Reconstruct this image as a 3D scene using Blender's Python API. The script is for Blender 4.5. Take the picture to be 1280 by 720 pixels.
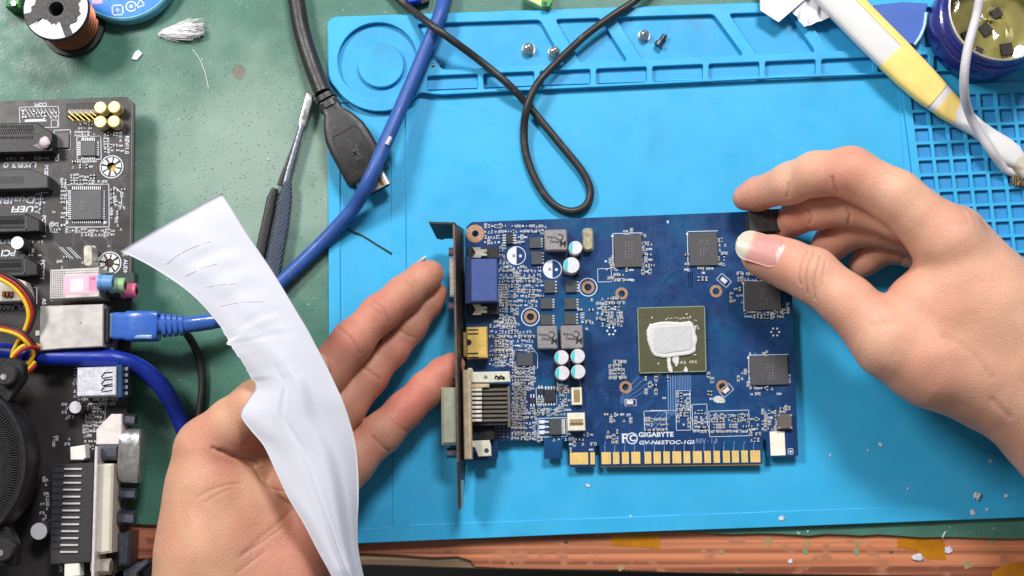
import bpy, bmesh, math, random
import numpy as np
from mathutils import Vector, Matrix

for o in list(bpy.data.objects):
    bpy.data.objects.remove(o)
random.seed(7)
rng = np.random.default_rng(7)
scene = bpy.context.scene
COL = scene.collection
MM = 0.001
R = math.radians

# ------------------------------------------------------------------ camera
FPX = 1600.0            # focal length in pixels of a 1280 px wide frame
TILT = R(8.0)           # the lens looks down, tipped a little away from the bench's front edge
DIST = 575.0            # mm from the lens to the bench at the middle of the frame
FWD = np.array([0.0, math.sin(TILT), -math.cos(TILT)])
UP = np.array([0.0, math.cos(TILT), math.sin(TILT)])
CAM = -FWD * DIST
cam_data = bpy.data.cameras.new('camera')
cam_data.sensor_width = 36.0
cam_data.lens = 36.0 * FPX / 1280.0
cam_data.clip_start = 0.01
cam_data.clip_end = 50.0
cam = bpy.data.objects.new('camera', cam_data)
COL.objects.link(cam)
cam.location = tuple(CAM * MM)
cam.rotation_euler = (TILT, 0, 0)
scene.camera = cam

# ------------------------------------------------------------------ light: an indoor bench under ceiling lamps
world = bpy.data.worlds.new('World')
scene.world = world
world.use_nodes = True
wbg = world.node_tree.nodes['Background']
wbg.inputs['Color'].default_value = (0.92, 0.96, 1.0, 1)
wbg.inputs['Strength'].default_value = 0.19


def area_lamp(name, loc, target, sx, sy, watts, color):
    l = bpy.data.lights.new(name, 'AREA')
    l.shape = 'RECTANGLE'
    l.size = sx
    l.size_y = sy
    l.energy = watts
    l.color = color
    o = bpy.data.objects.new(name, l)
    COL.objects.link(o)
    o.location = loc
    d = Vector(target) - Vector(loc)
    o.rotation_euler = d.to_track_quat('-Z', 'Y').to_euler()
    return o


area_lamp('ceiling_lamp', (-0.78, 0.55, 0.95), (0.0, 0.0, 0.0), 0.36, 0.24, 14.0, (1.0, 0.97, 0.93))
area_lamp('ceiling_lamp', (0.18, 0.85, 1.0), (0.05, 0.0, 0.0), 0.34, 0.2, 15.5, (0.97, 0.98, 1.0))

scene.view_settings.view_transform = 'Standard'
scene.view_settings.look = 'None'
scene.view_settings.gamma = 1.0
scene.view_settings.exposure = 0.0
scene.view_settings.use_curve_mapping = False


# ------------------------------------------------------------------ where things stand
def W(px, py, z=0.0):
    """point of the plane at height z (mm) seen at a place of the 1280x720 frame"""
    d = FWD * FPX + np.array([px - 640.0, 0, 0]) + UP * (360.0 - py)
    t = (z - CAM[2]) / d[2]
    p = CAM + d * t
    return (float(p[0]), float(p[1]), float(z))


def mmpx(px, py, z):
    a = W(px, py, z)
    b = W(px + 1, py, z)
    return b[0] - a[0]


def lin(c):
    c = c / 255.0
    return c / 12.92 if c <= 0.04045 else ((c + 0.055) / 1.055) ** 2.4


def rgb(r, g, b):
    return (lin(r), lin(g), lin(b), 1.0)


# ------------------------------------------------------------------ materials
MATS = {}


def mat(name, col, rough=0.5, metal=0.0, var=0.12, vscale=300.0, bump=0.0, bscale=1500.0,
        spec=0.5, coat=0.0, trans=0.0, ior=1.45, spots=None, attr=None, sss=0.0, alpha=1.0, rvar=0.08):
    """plain procedural surface: colour with uneven tone, uneven gloss, fine relief, optional stains"""
    if name in MATS:
        return MATS[name]
    m = bpy.data.materials.new(name)
    m.use_nodes = True
    nt = m.node_tree
    N, L = nt.nodes, nt.links
    b = N['Principled BSDF']
    tc = N.new('ShaderNodeTexCoord')
    n1 = N.new('ShaderNodeTexNoise')
    n1.inputs['Scale'].default_value = vscale
    n1.inputs['Detail'].default_value = 6
    L.new(tc.outputs['Object'], n1.inputs['Vector'])
    ramp = N.new('ShaderNodeMapRange')
    ramp.inputs[1].default_value = 0.3
    ramp.inputs[2].default_value = 0.7
    ramp.inputs[3].default_value = 1.0 - var
    ramp.inputs[4].default_value = 1.0 + var
    L.new(n1.outputs['Fac'], ramp.inputs[0])
    mul = N.new('ShaderNodeVectorMath')
    mul.operation = 'SCALE'
    if attr:
        at = N.new('ShaderNodeAttribute')
        at.attribute_name = attr
        L.new(at.outputs['Color'], mul.inputs[0])
    else:
        mul.inputs[0].default_value = col[:3]
    L.new(ramp.outputs[0], mul.inputs['Scale'])
    out = mul.outputs[0]
    for sp in (spots or []):        # (colour, scale, threshold, softness, strength)
        c2, sc, th, so, st = sp
        n2 = N.new('ShaderNodeTexNoise')
        n2.inputs['Scale'].default_value = sc
        n2.inputs['Detail'].default_value = 5
        n2.inputs['Roughness'].default_value = 0.6
        mp = N.new('ShaderNodeMapping')
        mp.inputs['Location'].default_value = (random.random() * 9, random.random() * 9, 0)
        L.new(tc.outputs['Object'], mp.inputs[0])
        L.new(mp.outputs[0], n2.inputs['Vector'])
        mr = N.new('ShaderNodeMapRange')
        mr.interpolation_type = 'SMOOTHSTEP'
        mr.inputs[1].default_value = th
        mr.inputs[2].default_value = th + so
        mr.inputs[3].default_value = 0
        mr.inputs[4].default_value = st
        L.new(n2.outputs['Fac'], mr.inputs[0])
        mx = N.new('ShaderNodeMix')
        mx.data_type = 'RGBA'
        L.new(mr.outputs[0], mx.inputs['Factor'])
        L.new(out, mx.inputs['A'])
        mx.inputs['B'].default_value = c2
        out = mx.outputs['Result']
    L.new(out, b.inputs['Base Color'])
    rr = N.new('ShaderNodeMapRange')
    rr.inputs[1].default_value = 0.3
    rr.inputs[2].default_value = 0.7
    rr.inputs[3].default_value = max(0.02, rough - rvar)
    rr.inputs[4].default_value = min(1.0, rough + rvar)
    n3 = N.new('ShaderNodeTexNoise')
    n3.inputs['Scale'].default_value = vscale * 2.3
    L.new(tc.outputs['Object'], n3.inputs['Vector'])
    L.new(n3.outputs['Fac'], rr.inputs[0])
    L.new(rr.outputs[0], b.inputs['Roughness'])
    b.inputs['Metallic'].default_value = metal
    b.inputs['Specular IOR Level'].default_value = spec
    b.inputs['IOR'].default_value = ior
    b.inputs['Coat Weight'].default_value = coat
    b.inputs['Transmission Weight'].default_value = trans
    b.inputs['Alpha'].default_value = alpha
    if sss:
        b.inputs['Subsurface Weight'].default_value = sss
        b.inputs['Subsurface Radius'].default_value = (1.0, 0.35, 0.2)
        b.inputs['Subsurface Scale'].default_value = 0.0025
    if bump:
        n4 = N.new('ShaderNodeTexNoise')
        n4.inputs['Scale'].default_value = bscale
        n4.inputs['Detail'].default_value = 4
        L.new(tc.outputs['Object'], n4.inputs['Vector'])
        bp = N.new('ShaderNodeBump')
        bp.inputs['Strength'].default_value = bump
        bp.inputs['Distance'].default_value = 0.0004
        L.new(n4.outputs['Fac'], bp.inputs['Height'])
        L.new(bp.outputs[0], b.inputs['Normal'])
    MATS[name] = m
    return m


# ------------------------------------------------------------------ mesh building (everything in mm)
class MB:
    def __init__(self):
        self.v = []
        self.f = []
        self.m = []
        self.cm = 0

    def add(self, vs, fs):
        o = len(self.v)
        self.v += [tuple(map(float, p)) for p in vs]
        self.f += [tuple(i + o for i in f) for f in fs]
        self.m += [self.cm] * len(fs)
        return self

    def prism(self, pts, z0, z1, ch=0.0):
        """closed outline [(x,y)] pulled up from z0 to z1, top edge chamfered by ch"""
        n = len(pts)
        a = sum(pts[i][0] * pts[(i + 1) % n][1] - pts[(i + 1) % n][0] * pts[i][1] for i in range(n))
        if a < 0:
            pts = pts[::-1]
        rings = [[(x, y, z0) for x, y in pts]]
        if ch > 0:
            rings.append([(x, y, z1 - ch) for x, y in pts])
            ins = []
            for i in range(n):
                p, q, r = np.array(pts[i - 1]), np.array(pts[i]), np.array(pts[(i + 1) % n])
                d1 = (q - p) / (np.linalg.norm(q - p) + 1e-9)
                d2 = (r - q) / (np.linalg.norm(r - q) + 1e-9)
                nn = np.array([-d1[1] - d2[1], d1[0] + d2[0]])
                c = 1 + d1 @ d2
                nn = nn / max(c, 0.4)
                ins.append((q[0] + nn[0] * ch, q[1] + nn[1] * ch, z1))
            rings.append(ins)
        else:
            rings.append([(x, y, z1) for x, y in pts])
        vs = [p for r in rings for p in r]
        fs = []
        for k in range(len(rings) - 1):
            for i in range(n):
                j = (i + 1) % n
                fs.append((k * n + i, k * n + j, (k + 1) * n + j, (k + 1) * n + i))
        fs.append(tuple(range(n))[::-1])
        fs.append(tuple((len(rings) - 1) * n + i for i in range(n)))
        return self.add(vs, fs)

    def box(self, cx, cy, sx, sy, z0, z1, a=0.0, ch=0.0):
        c, s = math.cos(a), math.sin(a)
        q = [(-sx / 2, -sy / 2), (sx / 2, -sy / 2), (sx / 2, sy / 2), (-sx / 2, sy / 2)]
        return self.prism([(cx + x * c - y * s, cy + x * s + y * c) for x, y in q], z0, z1, ch)

    def disc(self, cx, cy, r, z0, z1, n=24, ch=0.0, a0=0.0):
        return self.prism([(cx + r * math.cos(a0 + 2 * math.pi * i / n), cy + r * math.sin(a0 + 2 * math.pi * i / n))
                           for i in range(n)], z0, z1, ch)

    def lathe(self, cx, cy, prof, n=40, closed=False):
        """profile [(r,z)] turned round a vertical axis"""
        vs, fs = [], []
        k = len(prof)
        for r, z in prof:
            for i in range(n):
                t = 2 * math.pi * i / n
                vs.append((cx + r * math.cos(t), cy + r * math.sin(t), z))
        for j in range(k if closed else k - 1):
            j2 = (j + 1) % k
            for i in range(n):
                i2 = (i + 1) % n
                fs.append((j * n + i, j * n + i2, j2 * n + i2, j2 * n + i))
        return self.add(vs, fs)

    def ring(self, cx, cy, r0, r1, z0, z1, n=28):
        return self.lathe(cx, cy, [(r1, z0), (r1, z1), (r0, z1), (r0, z0)], n, True)

    def tube(self, pts, r, n=12, sub=8, cap=True):
        P = spline(pts, sub) if sub > 1 else [np.array(p, float) for p in pts]
        rr = r if isinstance(r, (list, tuple)) else None
        vs, fs = [], []
        prev = None
        m = len(P)
        for i, p in enumerate(P):
            t = P[min(i + 1, m - 1)] - P[max(i - 1, 0)]
            t = t / (np.linalg.norm(t) + 1e-9)
            if prev is None:
                u = np.cross(t, [0, 0, 1.0])
                if np.linalg.norm(u) < 1e-3:
                    u = np.cross(t, [0, 1.0, 0])
            else:
                u = prev - t * (prev @ t)
            u /= np.linalg.norm(u) + 1e-9
            prev = u
            w = np.cross(t, u)
            if rr:
                s = i / (m - 1) * (len(rr) - 1)
                k = min(int(s), len(rr) - 2)
                ra = rr[k] + (rr[k + 1] - rr[k]) * (s - k)
            else:
                ra = r
            for j in range(n):
                a = 2 * math.pi * j / n
                vs.append(p + (u * math.cos(a) + w * math.sin(a)) * ra)
        for i in range(m - 1):
            for j in range(n):
                k = (j + 1) % n
                fs.append((i * n + j, i * n + k, (i + 1) * n + k, (i + 1) * n + j))
        if cap:
            fs.append(tuple(range(n))[::-1])
            fs.append(tuple((m - 1) * n + j for j in range(n)))
        return self.add(vs, fs)

    def loft(self, secs, n=24, e=4.0, cap=True, arc=None):
        """cross-sections (centre, half-width, half-height) along a line, rounded-rectangle outline"""
        C = [np.array(s[0], float) for s in secs]
        m = len(C)
        vs, fs = [], []
        for i, s in enumerate(secs):
            t = C[min(i + 1, m - 1)] - C[max(i - 1, 0)]
            t /= np.linalg.norm(t) + 1e-9
            sd = np.cross(t, [0, 0, 1.0])
            sd /= np.linalg.norm(sd) + 1e-9
            up = np.cross(sd, t)
            for j in range(n):
                if arc:
                    a = arc[0] + (arc[1] - arc[0]) * j / (n - 1)
                else:
                    a = 2 * math.pi * (j + 0.5) / n
                c, q = math.cos(a), math.sin(a)
                vs.append(C[i] + sd * s[1] * math.copysign(abs(c) ** (2 / e), c) + up * s[2] * math.copysign(abs(q) ** (2 / e), q))
        for i in range(m - 1):
            for j in range(n if not arc else n - 1):
                k = (j + 1) % n
                fs.append((i * n + j, i * n + k, (i + 1) * n + k, (i + 1) * n + j))
        if cap and not arc:
            fs.append(tuple(range(n))[::-1])
            fs.append(tuple((m - 1) * n + j for j in range(n)))
        return self.add(vs, fs)

    # the same in frame positions: outlines are those of the top face at height z1
    def pbox(self, x0, y0, x1, y1, z0, z1, a=0.0, ch=0.0):
        cx, cy = (x0 + x1) / 2, (y0 + y1) / 2
        k = mmpx(cx, cy, z1)
        p = W(cx, cy, z1)
        return self.box(p[0], p[1], (x1 - x0) * k, (y1 - y0) * k, z0, z1, R(a), ch)

    def pdisc(self, x, y, rp, z0, z1, n=24, ch=0.0):
        k = mmpx(x, y, z1)
        p = W(x, y, z1)
        return self.disc(p[0], p[1], rp * k, z0, z1, n, ch)

    def pprism(self, pts, z0, z1, ch=0.0):
        return self.prism([W(x, y, z1)[:2] for x, y in pts], z0, z1, ch)

    def pline(self, pts, w, z0, z1, closed=False):
        """a flat line of width w mm through frame positions"""
        P = [np.array(W(x, y, z1)[:2]) for x, y in pts]
        if closed:
            P.append(P[0])
        for a, b in zip(P[:-1], P[1:]):
            d = b - a
            l = np.linalg.norm(d)
            if l < 1e-6:
                continue
            self.box(*((a + b) / 2), l + w * 0.9, w, z0, z1, math.atan2(d[1], d[0]))
        return self


def spline(pts, sub=8):
    P = [np.array(p, float) for p in pts]
    if len(P) < 3:
        return P
    P = [2 * P[0] - P[1]] + P + [2 * P[-1] - P[-2]]
    out = []
    for i in range(1, len(P) - 2):
        p0, p1, p2, p3 = P[i - 1:i + 3]
        for k in range(sub):
            t = k / sub
            out.append(0.5 * (2 * p1 + (p2 - p0) * t + (2 * p0 - 5 * p1 + 4 * p2 - p3) * t * t + (3 * p1 - p0 - 3 * p2 + p3) * t ** 3))
    out.append(P[-2])
    return out


ORG = {}


def finish_mesh(name, verts, faces, mats, midx=None, smooth=None):
    me = bpy.data.meshes.new(name)
    me.from_pydata(verts, [], faces)
    for m in mats:
        me.materials.append(m)
    if midx is not None and len(mats) > 1:
        me.polygons.foreach_set('material_index', midx)
    if smooth is not None:
        me.polygons.foreach_set('use_smooth', [True] * len(me.polygons))
        if smooth < 179:
            me.set_sharp_from_angle(angle=R(smooth))
    me.update()
    return me


def mk(name, mb, m, parent=None, smooth=None, label=None, cat=None, group=None, kind=None):
    """link what mb holds as ONE mesh object; a part when parent is given"""
    mats = m if isinstance(m, (list, tuple)) else [m]
    v = np.array(mb.v, float)
    if parent is not None:
        org = ORG[parent.name]
    else:
        org = np.array([(v[:, 0].min() + v[:, 0].max()) / 2, (v[:, 1].min() + v[:, 1].max()) / 2, v[:, 2].min()])
    me = finish_mesh(name, [tuple(p) for p in (v - org) * MM], mb.f, mats, mb.m, smooth)
    o = bpy.data.objects.new(name, me)
    COL.objects.link(o)
    if parent is not None:
        o.parent = parent
    else:
        o.location = tuple(org * MM)
    ORG[o.name] = org
    tag(o, label, cat, group, kind)
    return o


def tag(o, label=None, cat=None, group=None, kind=None):
    for k, x in (('label', label), ('category', cat), ('group', group), ('kind', kind)):
        if x:
            o[k] = x
    return o


def thing(name, label, cat, px, py, z=0.0, group=None):
    o = bpy.data.objects.new(name, None)
    o.empty_display_size = 0.01
    COL.objects.link(o)
    org = np.array(W(px, py, z))
    o.location = tuple(org * MM)
    ORG[o.name] = org
    return tag(o, label, cat, group)


def curve_mesh(cu):
    ob = bpy.data.objects.new('tmp', cu)
    COL.objects.link(ob)
    dg = bpy.context.evaluated_depsgraph_get()
    me = bpy.data.meshes.new_from_object(ob.evaluated_get(dg))
    bpy.data.objects.remove(ob)
    bpy.data.curves.remove(cu)
    vs = [tuple(v.co) for v in me.vertices]
    fs = [tuple(p.vertices) for p in me.polygons]
    bpy.data.meshes.remove(me)
    return vs, fs


def sheet(outer, holes, z0, z1, bevel=0.3):
    """plate with holes and rounded edges; outlines in mm"""
    cu = bpy.data.curves.new('tmp', 'CURVE')
    cu.dimensions = '2D'
    cu.fill_mode = 'BOTH'
    cu.bevel_depth = bevel
    cu.bevel_resolution = 1
    cu.offset = -bevel
    cu.extrude = (z1 - z0) / 2 - bevel
    for ring in [outer] + holes:
        sp = cu.splines.new('POLY')
        sp.points.add(len(ring) - 1)
        for p, q in zip(sp.points, ring):
            p.co = (q[0], q[1], 0, 1)
        sp.use_cyclic_u = True
    vs, fs = curve_mesh(cu)
    zc = (z0 + z1) / 2
    mb = MB()
    mb.add([(x, y, z + zc) for x, y, z in vs], fs)
    return mb


def text_mb(s, px, py, z, size, rot=0.0, bold=0.0, shear=0.0, mb=None, fit=None, th=0.04, align='CENTER'):
    cu = bpy.data.curves.new('tmp', 'FONT')
    cu.body = s
    cu.size = size
    cu.align_x = align
    cu.align_y = 'CENTER'
    cu.offset = bold
    cu.shear = shear
    cu.resolution_u = 2
    vs, fs = curve_mesh(cu)
    p = W(px, py, z)
    sx = 1.0
    if fit:
        xs_ = [v[0] for v in vs]
        sx = fit * mmpx(px, py, z) / (max(xs_) - min(xs_))
    c, q = math.cos(R(rot)), math.sin(R(rot))
    mb = mb or MB()
    mb.add([(p[0] + x * sx * c - y * q, p[1] + x * sx * q + y * c, z + th) for x, y, _ in vs], fs)
    return mb


def circle_px(x, y, rp, z, n=40):
    k = mmpx(x, y, z)
    p = W(x, y, z)
    return [(p[0] + rp * k * math.cos(2 * math.pi * i / n), p[1] + rp * k * math.sin(2 * math.pi * i / n)) for i in range(n)]


def poly_px(pts, z, rad=0.0):
    """outline in mm of frame positions, corners rounded by rad mm"""
    P = [np.array(W(x, y, z)[:2]) for x, y in pts]
    if rad <= 0:
        return [tuple(p) for p in P]
    out = []
    n = len(P)
    for i in range(n):
        p, q, r = P[i - 1], P[i], P[(i + 1) % n]
        a, b = p - q, r - q
        la, lb = np.linalg.norm(a), np.linalg.norm(b)
        k = min(rad, la * 0.45, lb * 0.45)
        A, B = q + a / la * k, q + b / lb * k
        for t in (0, 0.25, 0.5, 0.75, 1):
            out.append(tuple(A * (1 - t) ** 2 + q * 2 * t * (1 - t) + B * t * t))
    return out

# ================================================================== setting
M_GREEN = mat('green_rubber', rgb(68, 114, 98), 0.42, 0, 0.12, 60, 0.25, 900, spots=[
    (rgb(98, 126, 112), 16, 0.5, 0.2, 0.4), (rgb(52, 96, 80), 160, 0.60, 0.12, 0.5),
    (rgb(74, 88, 78), 1100, 0.62, 0.05, 0.6), (rgb(84, 82, 78), 38, 0.70, 0.03, 0.6), (rgb(190, 210, 198), 420, 0.68, 0.04, 0.6)])
_nt = M_GREEN.node_tree        # pale patch left of the mat: sheen put into the sheet's colour
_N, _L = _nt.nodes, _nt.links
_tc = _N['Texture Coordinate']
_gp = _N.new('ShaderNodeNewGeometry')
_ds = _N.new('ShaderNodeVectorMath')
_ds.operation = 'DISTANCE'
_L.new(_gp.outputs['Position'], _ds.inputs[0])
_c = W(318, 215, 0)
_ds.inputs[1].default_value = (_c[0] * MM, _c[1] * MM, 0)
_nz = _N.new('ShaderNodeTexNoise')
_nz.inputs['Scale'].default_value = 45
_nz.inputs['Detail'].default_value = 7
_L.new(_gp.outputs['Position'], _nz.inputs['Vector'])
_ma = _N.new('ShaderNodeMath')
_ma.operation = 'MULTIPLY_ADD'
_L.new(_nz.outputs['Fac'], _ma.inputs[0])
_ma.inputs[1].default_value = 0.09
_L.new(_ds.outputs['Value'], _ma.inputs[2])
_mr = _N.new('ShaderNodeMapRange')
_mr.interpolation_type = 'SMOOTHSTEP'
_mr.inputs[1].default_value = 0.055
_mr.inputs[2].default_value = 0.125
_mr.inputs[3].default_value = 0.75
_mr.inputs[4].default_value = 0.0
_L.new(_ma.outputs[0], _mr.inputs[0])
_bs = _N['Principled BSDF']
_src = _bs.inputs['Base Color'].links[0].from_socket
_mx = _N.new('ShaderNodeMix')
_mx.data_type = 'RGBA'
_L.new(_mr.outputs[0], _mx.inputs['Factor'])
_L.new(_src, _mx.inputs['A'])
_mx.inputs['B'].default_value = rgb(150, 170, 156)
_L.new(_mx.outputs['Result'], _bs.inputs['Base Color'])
M_DARK = mat('dark_floor', rgb(16, 14, 14), 0.8)


def wood_material(name, ca, cb, cc):
    m = bpy.data.materials.new(name)
    m.use_nodes = True
    N, L = m.node_tree.nodes, m.node_tree.links
    b = N['Principled BSDF']
    tc = N.new('ShaderNodeTexCoord')
    mp = N.new('ShaderNodeMapping')
    mp.inputs['Scale'].default_value = (1.6, 200, 60)
    L.new(tc.outputs['Object'], mp.inputs[0])
    n = N.new('ShaderNodeTexNoise')
    n.inputs['Scale'].default_value = 1.6
    n.inputs['Detail'].default_value = 9
    n.inputs['Distortion'].default_value = 0.5
    L.new(mp.outputs[0], n.inputs['Vector'])
    r = N.new('ShaderNodeValToRGB')
    r.color_ramp.elements[0].position = 0.36
    r.color_ramp.elements[0].color = ca
    r.color_ramp.elements[1].position = 0.66
    r.color_ramp.elements[1].color = cb
    L.new(n.outputs['Fac'], r.inputs[0])
    n2 = N.new('ShaderNodeTexNoise')
    n2.inputs['Scale'].default_value = 130
    n2.inputs['Detail'].default_value = 6
    L.new(tc.outputs['Object'], n2.inputs['Vector'])
    mr = N.new('ShaderNodeMapRange')
    mr.inputs[1].default_value = 0.58
    mr.inputs[2].default_value = 0.68
    L.new(n2.outputs['Fac'], mr.inputs[0])
    mx = N.new('ShaderNodeMix')
    mx.data_type = 'RGBA'
    L.new(mr.outputs[0], mx.inputs['Factor'])
    L.new(r.outputs[0], mx.inputs['A'])
    mx.inputs['B'].default_value = cc
    L.new(mx.outputs['Result'], b.inputs['Base Color'])
    b.inputs['Roughness'].default_value = 0.55
    bp = N.new('ShaderNodeBump')
    bp.inputs['Strength'].default_value = 0.5
    bp.inputs['Distance'].default_value = 0.0006
    L.new(n.outputs['Fac'], bp.inputs['Height'])
    L.new(bp.outputs[0], b.inputs['Normal'])
    return m


M_WOOD = wood_material('red_wood', rgb(124, 68, 46), rgb(208, 130, 90), rgb(172, 110, 80))
M_PLY = wood_material('plywood', rgb(110, 88, 66), rgb(168, 142, 112), rgb(96, 80, 62))

mb = MB().add([(-1500, -1500, -720), (1500, -1500, -720), (1500, 1500, -720), (-1500, 1500, -720)], [(0, 1, 2, 3)])
mk('floor', mb, M_DARK, kind='structure')
table = mk('table_top', MB().pprism([(-260, 706), (380, 707), (470, 707), (560, 710), (640, 712), (780, 715), (960, 719), (1150, 722), (1600, 728),
                                      (1600, -260), (-260, -260)], -22, -3.2, 0.5), M_PLY, kind='structure')
edge = [(-260, 700), (200, 699), (380, 695), (452, 692), (500, 694), (540, 697), (572, 696), (588, 701), (594, 709), (640, 711), (700, 712),
        (770, 713), (850, 716), (960, 717.5), (1060, 719), (1150, 720.5), (1300, 722), (1600, 726), (1600, 560), (-260, 560)]
mk('veneer', MB().pprism(edge, -3.1, -1.6, 0.3), M_WOOD, table)
ge = [(-260, 648)]
x = -200
while x < 1600:
    ge.append((x, 648 + (x + 260) * 0.0158 + random.uniform(-1.6, 1.6)))
    x += random.uniform(14, 40)
ge += [(1600, 678), (1600, -260), (-260, -260)]
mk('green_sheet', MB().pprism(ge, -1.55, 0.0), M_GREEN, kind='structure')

# ------------------------------------------------------------------ blue silicone repair mat
M_MAT = mat('blue_silicone', rgb(52, 168, 217), 0.46, 0, 0.06, 30, 0.2, 2500, rvar=0.16, spots=[
    (rgb(36, 120, 162), 15, 0.53, 0.22, 0.5), (rgb(90, 178, 214), 55, 0.62, 0.12, 0.35), (rgb(40, 104, 142), 240, 0.68, 0.05, 0.35), (rgb(26, 92, 130), 620, 0.69, 0.04, 0.6)])
M_MATF = mat('blue_silicone_pocket', rgb(44, 138, 196), 0.55, 0, 0.08, 80, 0.15, 2500, spots=[
    (rgb(78, 122, 150), 60, 0.55, 0.2, 0.5), (rgb(60, 84, 110), 260, 0.66, 0.06, 0.6)])
matthing = thing('repair_mat', 'large bright blue silicone repair mat with pocketed top band under the graphics card', 'mat', 820, 340)
outl = poly_px([(409, 21), (950, 3), (1480, -14), (1480, 640), (1280, 647), (1000, 658), (720, 668), (412, 681)], 2.0, 5)
mk('base', sheet(outl, [], 0.05, 2.0, 0.3), M_MAT, matthing, 40)
pan = poly_px([(424.5, 128), (489, 128), (490, 400), (491, 659), (426, 662)], 2.6, 1.2)
work = poly_px([(506, 112), (1122, 92), (1136, 300), (1148, 440), (1480, 428), (1480, 620), (1280, 628), (1000, 638), (760, 647), (512, 656), (508, 400)], 2.6, 1.5)
out2 = poly_px([(409.4, 21.4), (950, 3.4), (1479, -13.6), (1479, 639.6), (1280, 646.6), (1000, 657.6), (720, 667.6), (412.4, 680.6)], 2.6, 5)
mk('border', sheet(out2, [pan, work], 2.003, 2.6, 0.2), M_MAT, matthing, 40)

sc_ = MB()
for i in range(110):
    x_, y_ = random.uniform(515, 1110), random.uniform(125, 640)
    a_ = random.gauss(0.3, 0.9)
    l_ = random.uniform(3, 22)
    P = [(x_, y_), (x_ + l_ * math.cos(a_), y_ + l_ * math.sin(a_)), (x_ + 2 * l_ * math.cos(a_ + .15), y_ + 2 * l_ * math.sin(a_ + .15))]
    if all(515 < a < 1110 and 120 < b < 630 for a, b in P):
        sc_.pline(P, random.uniform(0.05, 0.12), 2.0, 2.012 + i * 0.0001)
mk('scratches', sc_, mat('scratch_pale', rgb(78, 176, 216), 0.6), matthing, kind='stuff')

# the raised band of pockets along the top, with the round tray at its left end
ZB = 4.9
BO = [(410, 22), (950, 4), (1478, -13)]
bot = [(1478, 74), (1130, 91.5), (960, 98), (800, 106), (640, 113.5), (548, 118.5)]
arc = [(474 + 64 * math.cos(R(a)), 77 + 62 * math.sin(R(a))) for a in range(38, 150, 9)]
bandpx = BO + bot + arc + [(411, 100)]
holes = [circle_px(472, 76, 50, ZB, 48)]


def slope(x):       # the band's pockets run slightly uphill to the right
    return -0.045 * (x - 600)


def pocket(x0, x1, xs0, xs1, y0, y1):
    return [(x0, y0 + slope(x0) * 0.72), (x1, y0 + slope(x1) * 0.72), (xs1, y1 + slope(xs1)), (xs0, y1 + slope(xs0))]


holes.append(poly_px(pocket(521, 675, 552, 706, 27, 85), ZB, 2))
holes.append(poly_px(pocket(694, 750, 726, 785, 27, 85), ZB, 2))
holes.append(poly_px(pocket(769, 892, 803, 930, 27, 84), ZB, 2))
holes.append(poly_px(pocket(911, 985, 946, 1020, 27, 84), ZB, 2))
holes.append(poly_px(pocket(1003, 1110, 1038, 1136, 27, 84), ZB, 2))
holes.append(poly_px(pocket(1128, 1240, 1154, 1266, 27, 84), ZB, 2))
xs = 534
slots = []
for k in range(12):
    slots.append((xs, xs + 63.5))
    xs += 70.4
for a, b in slots:
    if a < 1180:
        holes.append(poly_px([(a, 92 + slope(a) * 0.95), (b, 92 + slope(b) * 0.95), (b, 111.5 + slope(b) * 0.95), (a, 111.5 + slope(a) * 0.95)], ZB, 1.2))
mk('pocket_band', sheet(poly_px(bandpx, ZB, 4), holes, 2.61, ZB, 0.35), M_MAT, matthing, 40)
mk('tray_disc', MB().pdisc(476, 81, 29, 2.61, 4.6, 48, 0.4), M_MAT, matthing, 40)
mk('pocket_floor', MB().pprism([(425, 30), (522, 26), (700, 21), (1260, 2), (1260, 70), (1000, 92), (640, 108), (536, 112), (500, 124), (450, 124), (426, 100)], 2.602, 2.61), mat('pocket_blue', rgb(46, 158, 212), 0.52, 0, 0.06, 60, 0.15, 2500, spots=[(rgb(80, 128, 156), 70, 0.6, 0.12, 0.4), (rgb(70, 84, 110), 420, 0.68, 0.05, 0.6)]), matthing)

# waffle grid at the right
gh = []
for i in range(9):
    for j in range(15):
        x0 = 1138.5 + i * 21.6 + j * 2.45
        y0 = 121 + j * 20.0 - i * 0.9
        if y0 > 412:
            continue
        gh.append(poly_px([(x0, y0), (x0 + 17.2, y0 - 0.7), (x0 + 19, y0 + 15.6), (x0 + 1.8, y0 + 16.3)], 4.2, 0.5))
go = poly_px([(1127, 108), (1345, 99), (1384, 410), (1166, 420)], 4.2, 1.5)
mk('grid_floor', MB().pprism([(1129, 110), (1343, 101), (1382, 408), (1168, 418)], 2.603, 2.61), M_MATF, matthing)
mk('waffle_grid', sheet(go, gh, 2.62, 4.2, 0.18), M_MAT, matthing, 40)

# ------------------------------------------------------------------ amber tape on the wooden edge
M_TAPE = mat('amber_tape', rgb(196, 126, 14), 0.2, 0, 0.2, 120, 0.3, 300, alpha=0.66, coat=0.4)
for pts, lab in [
        ([(763, 669), (825, 664), (824, 688), (817, 686), (806, 684), (764, 682)], 'small amber tape strip on the wooden edge below the card'),
        ([(1122, 673), (1150, 672), (1180, 675), (1183, 700), (1160, 699), (1146, 688), (1122, 684)], 'torn amber tape patch with white scraps on the wooden edge'),
        ([(1240, 714), (1264, 703), (1300, 700), (1320, 722), (1240, 722)], 'amber tape piece at the bottom right corner of the bench')]:
    mk('tape_piece', MB().pprism(pts, -1.55, -1.42), M_TAPE, label=lab, cat='tape', group='amber tape pieces')

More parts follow.
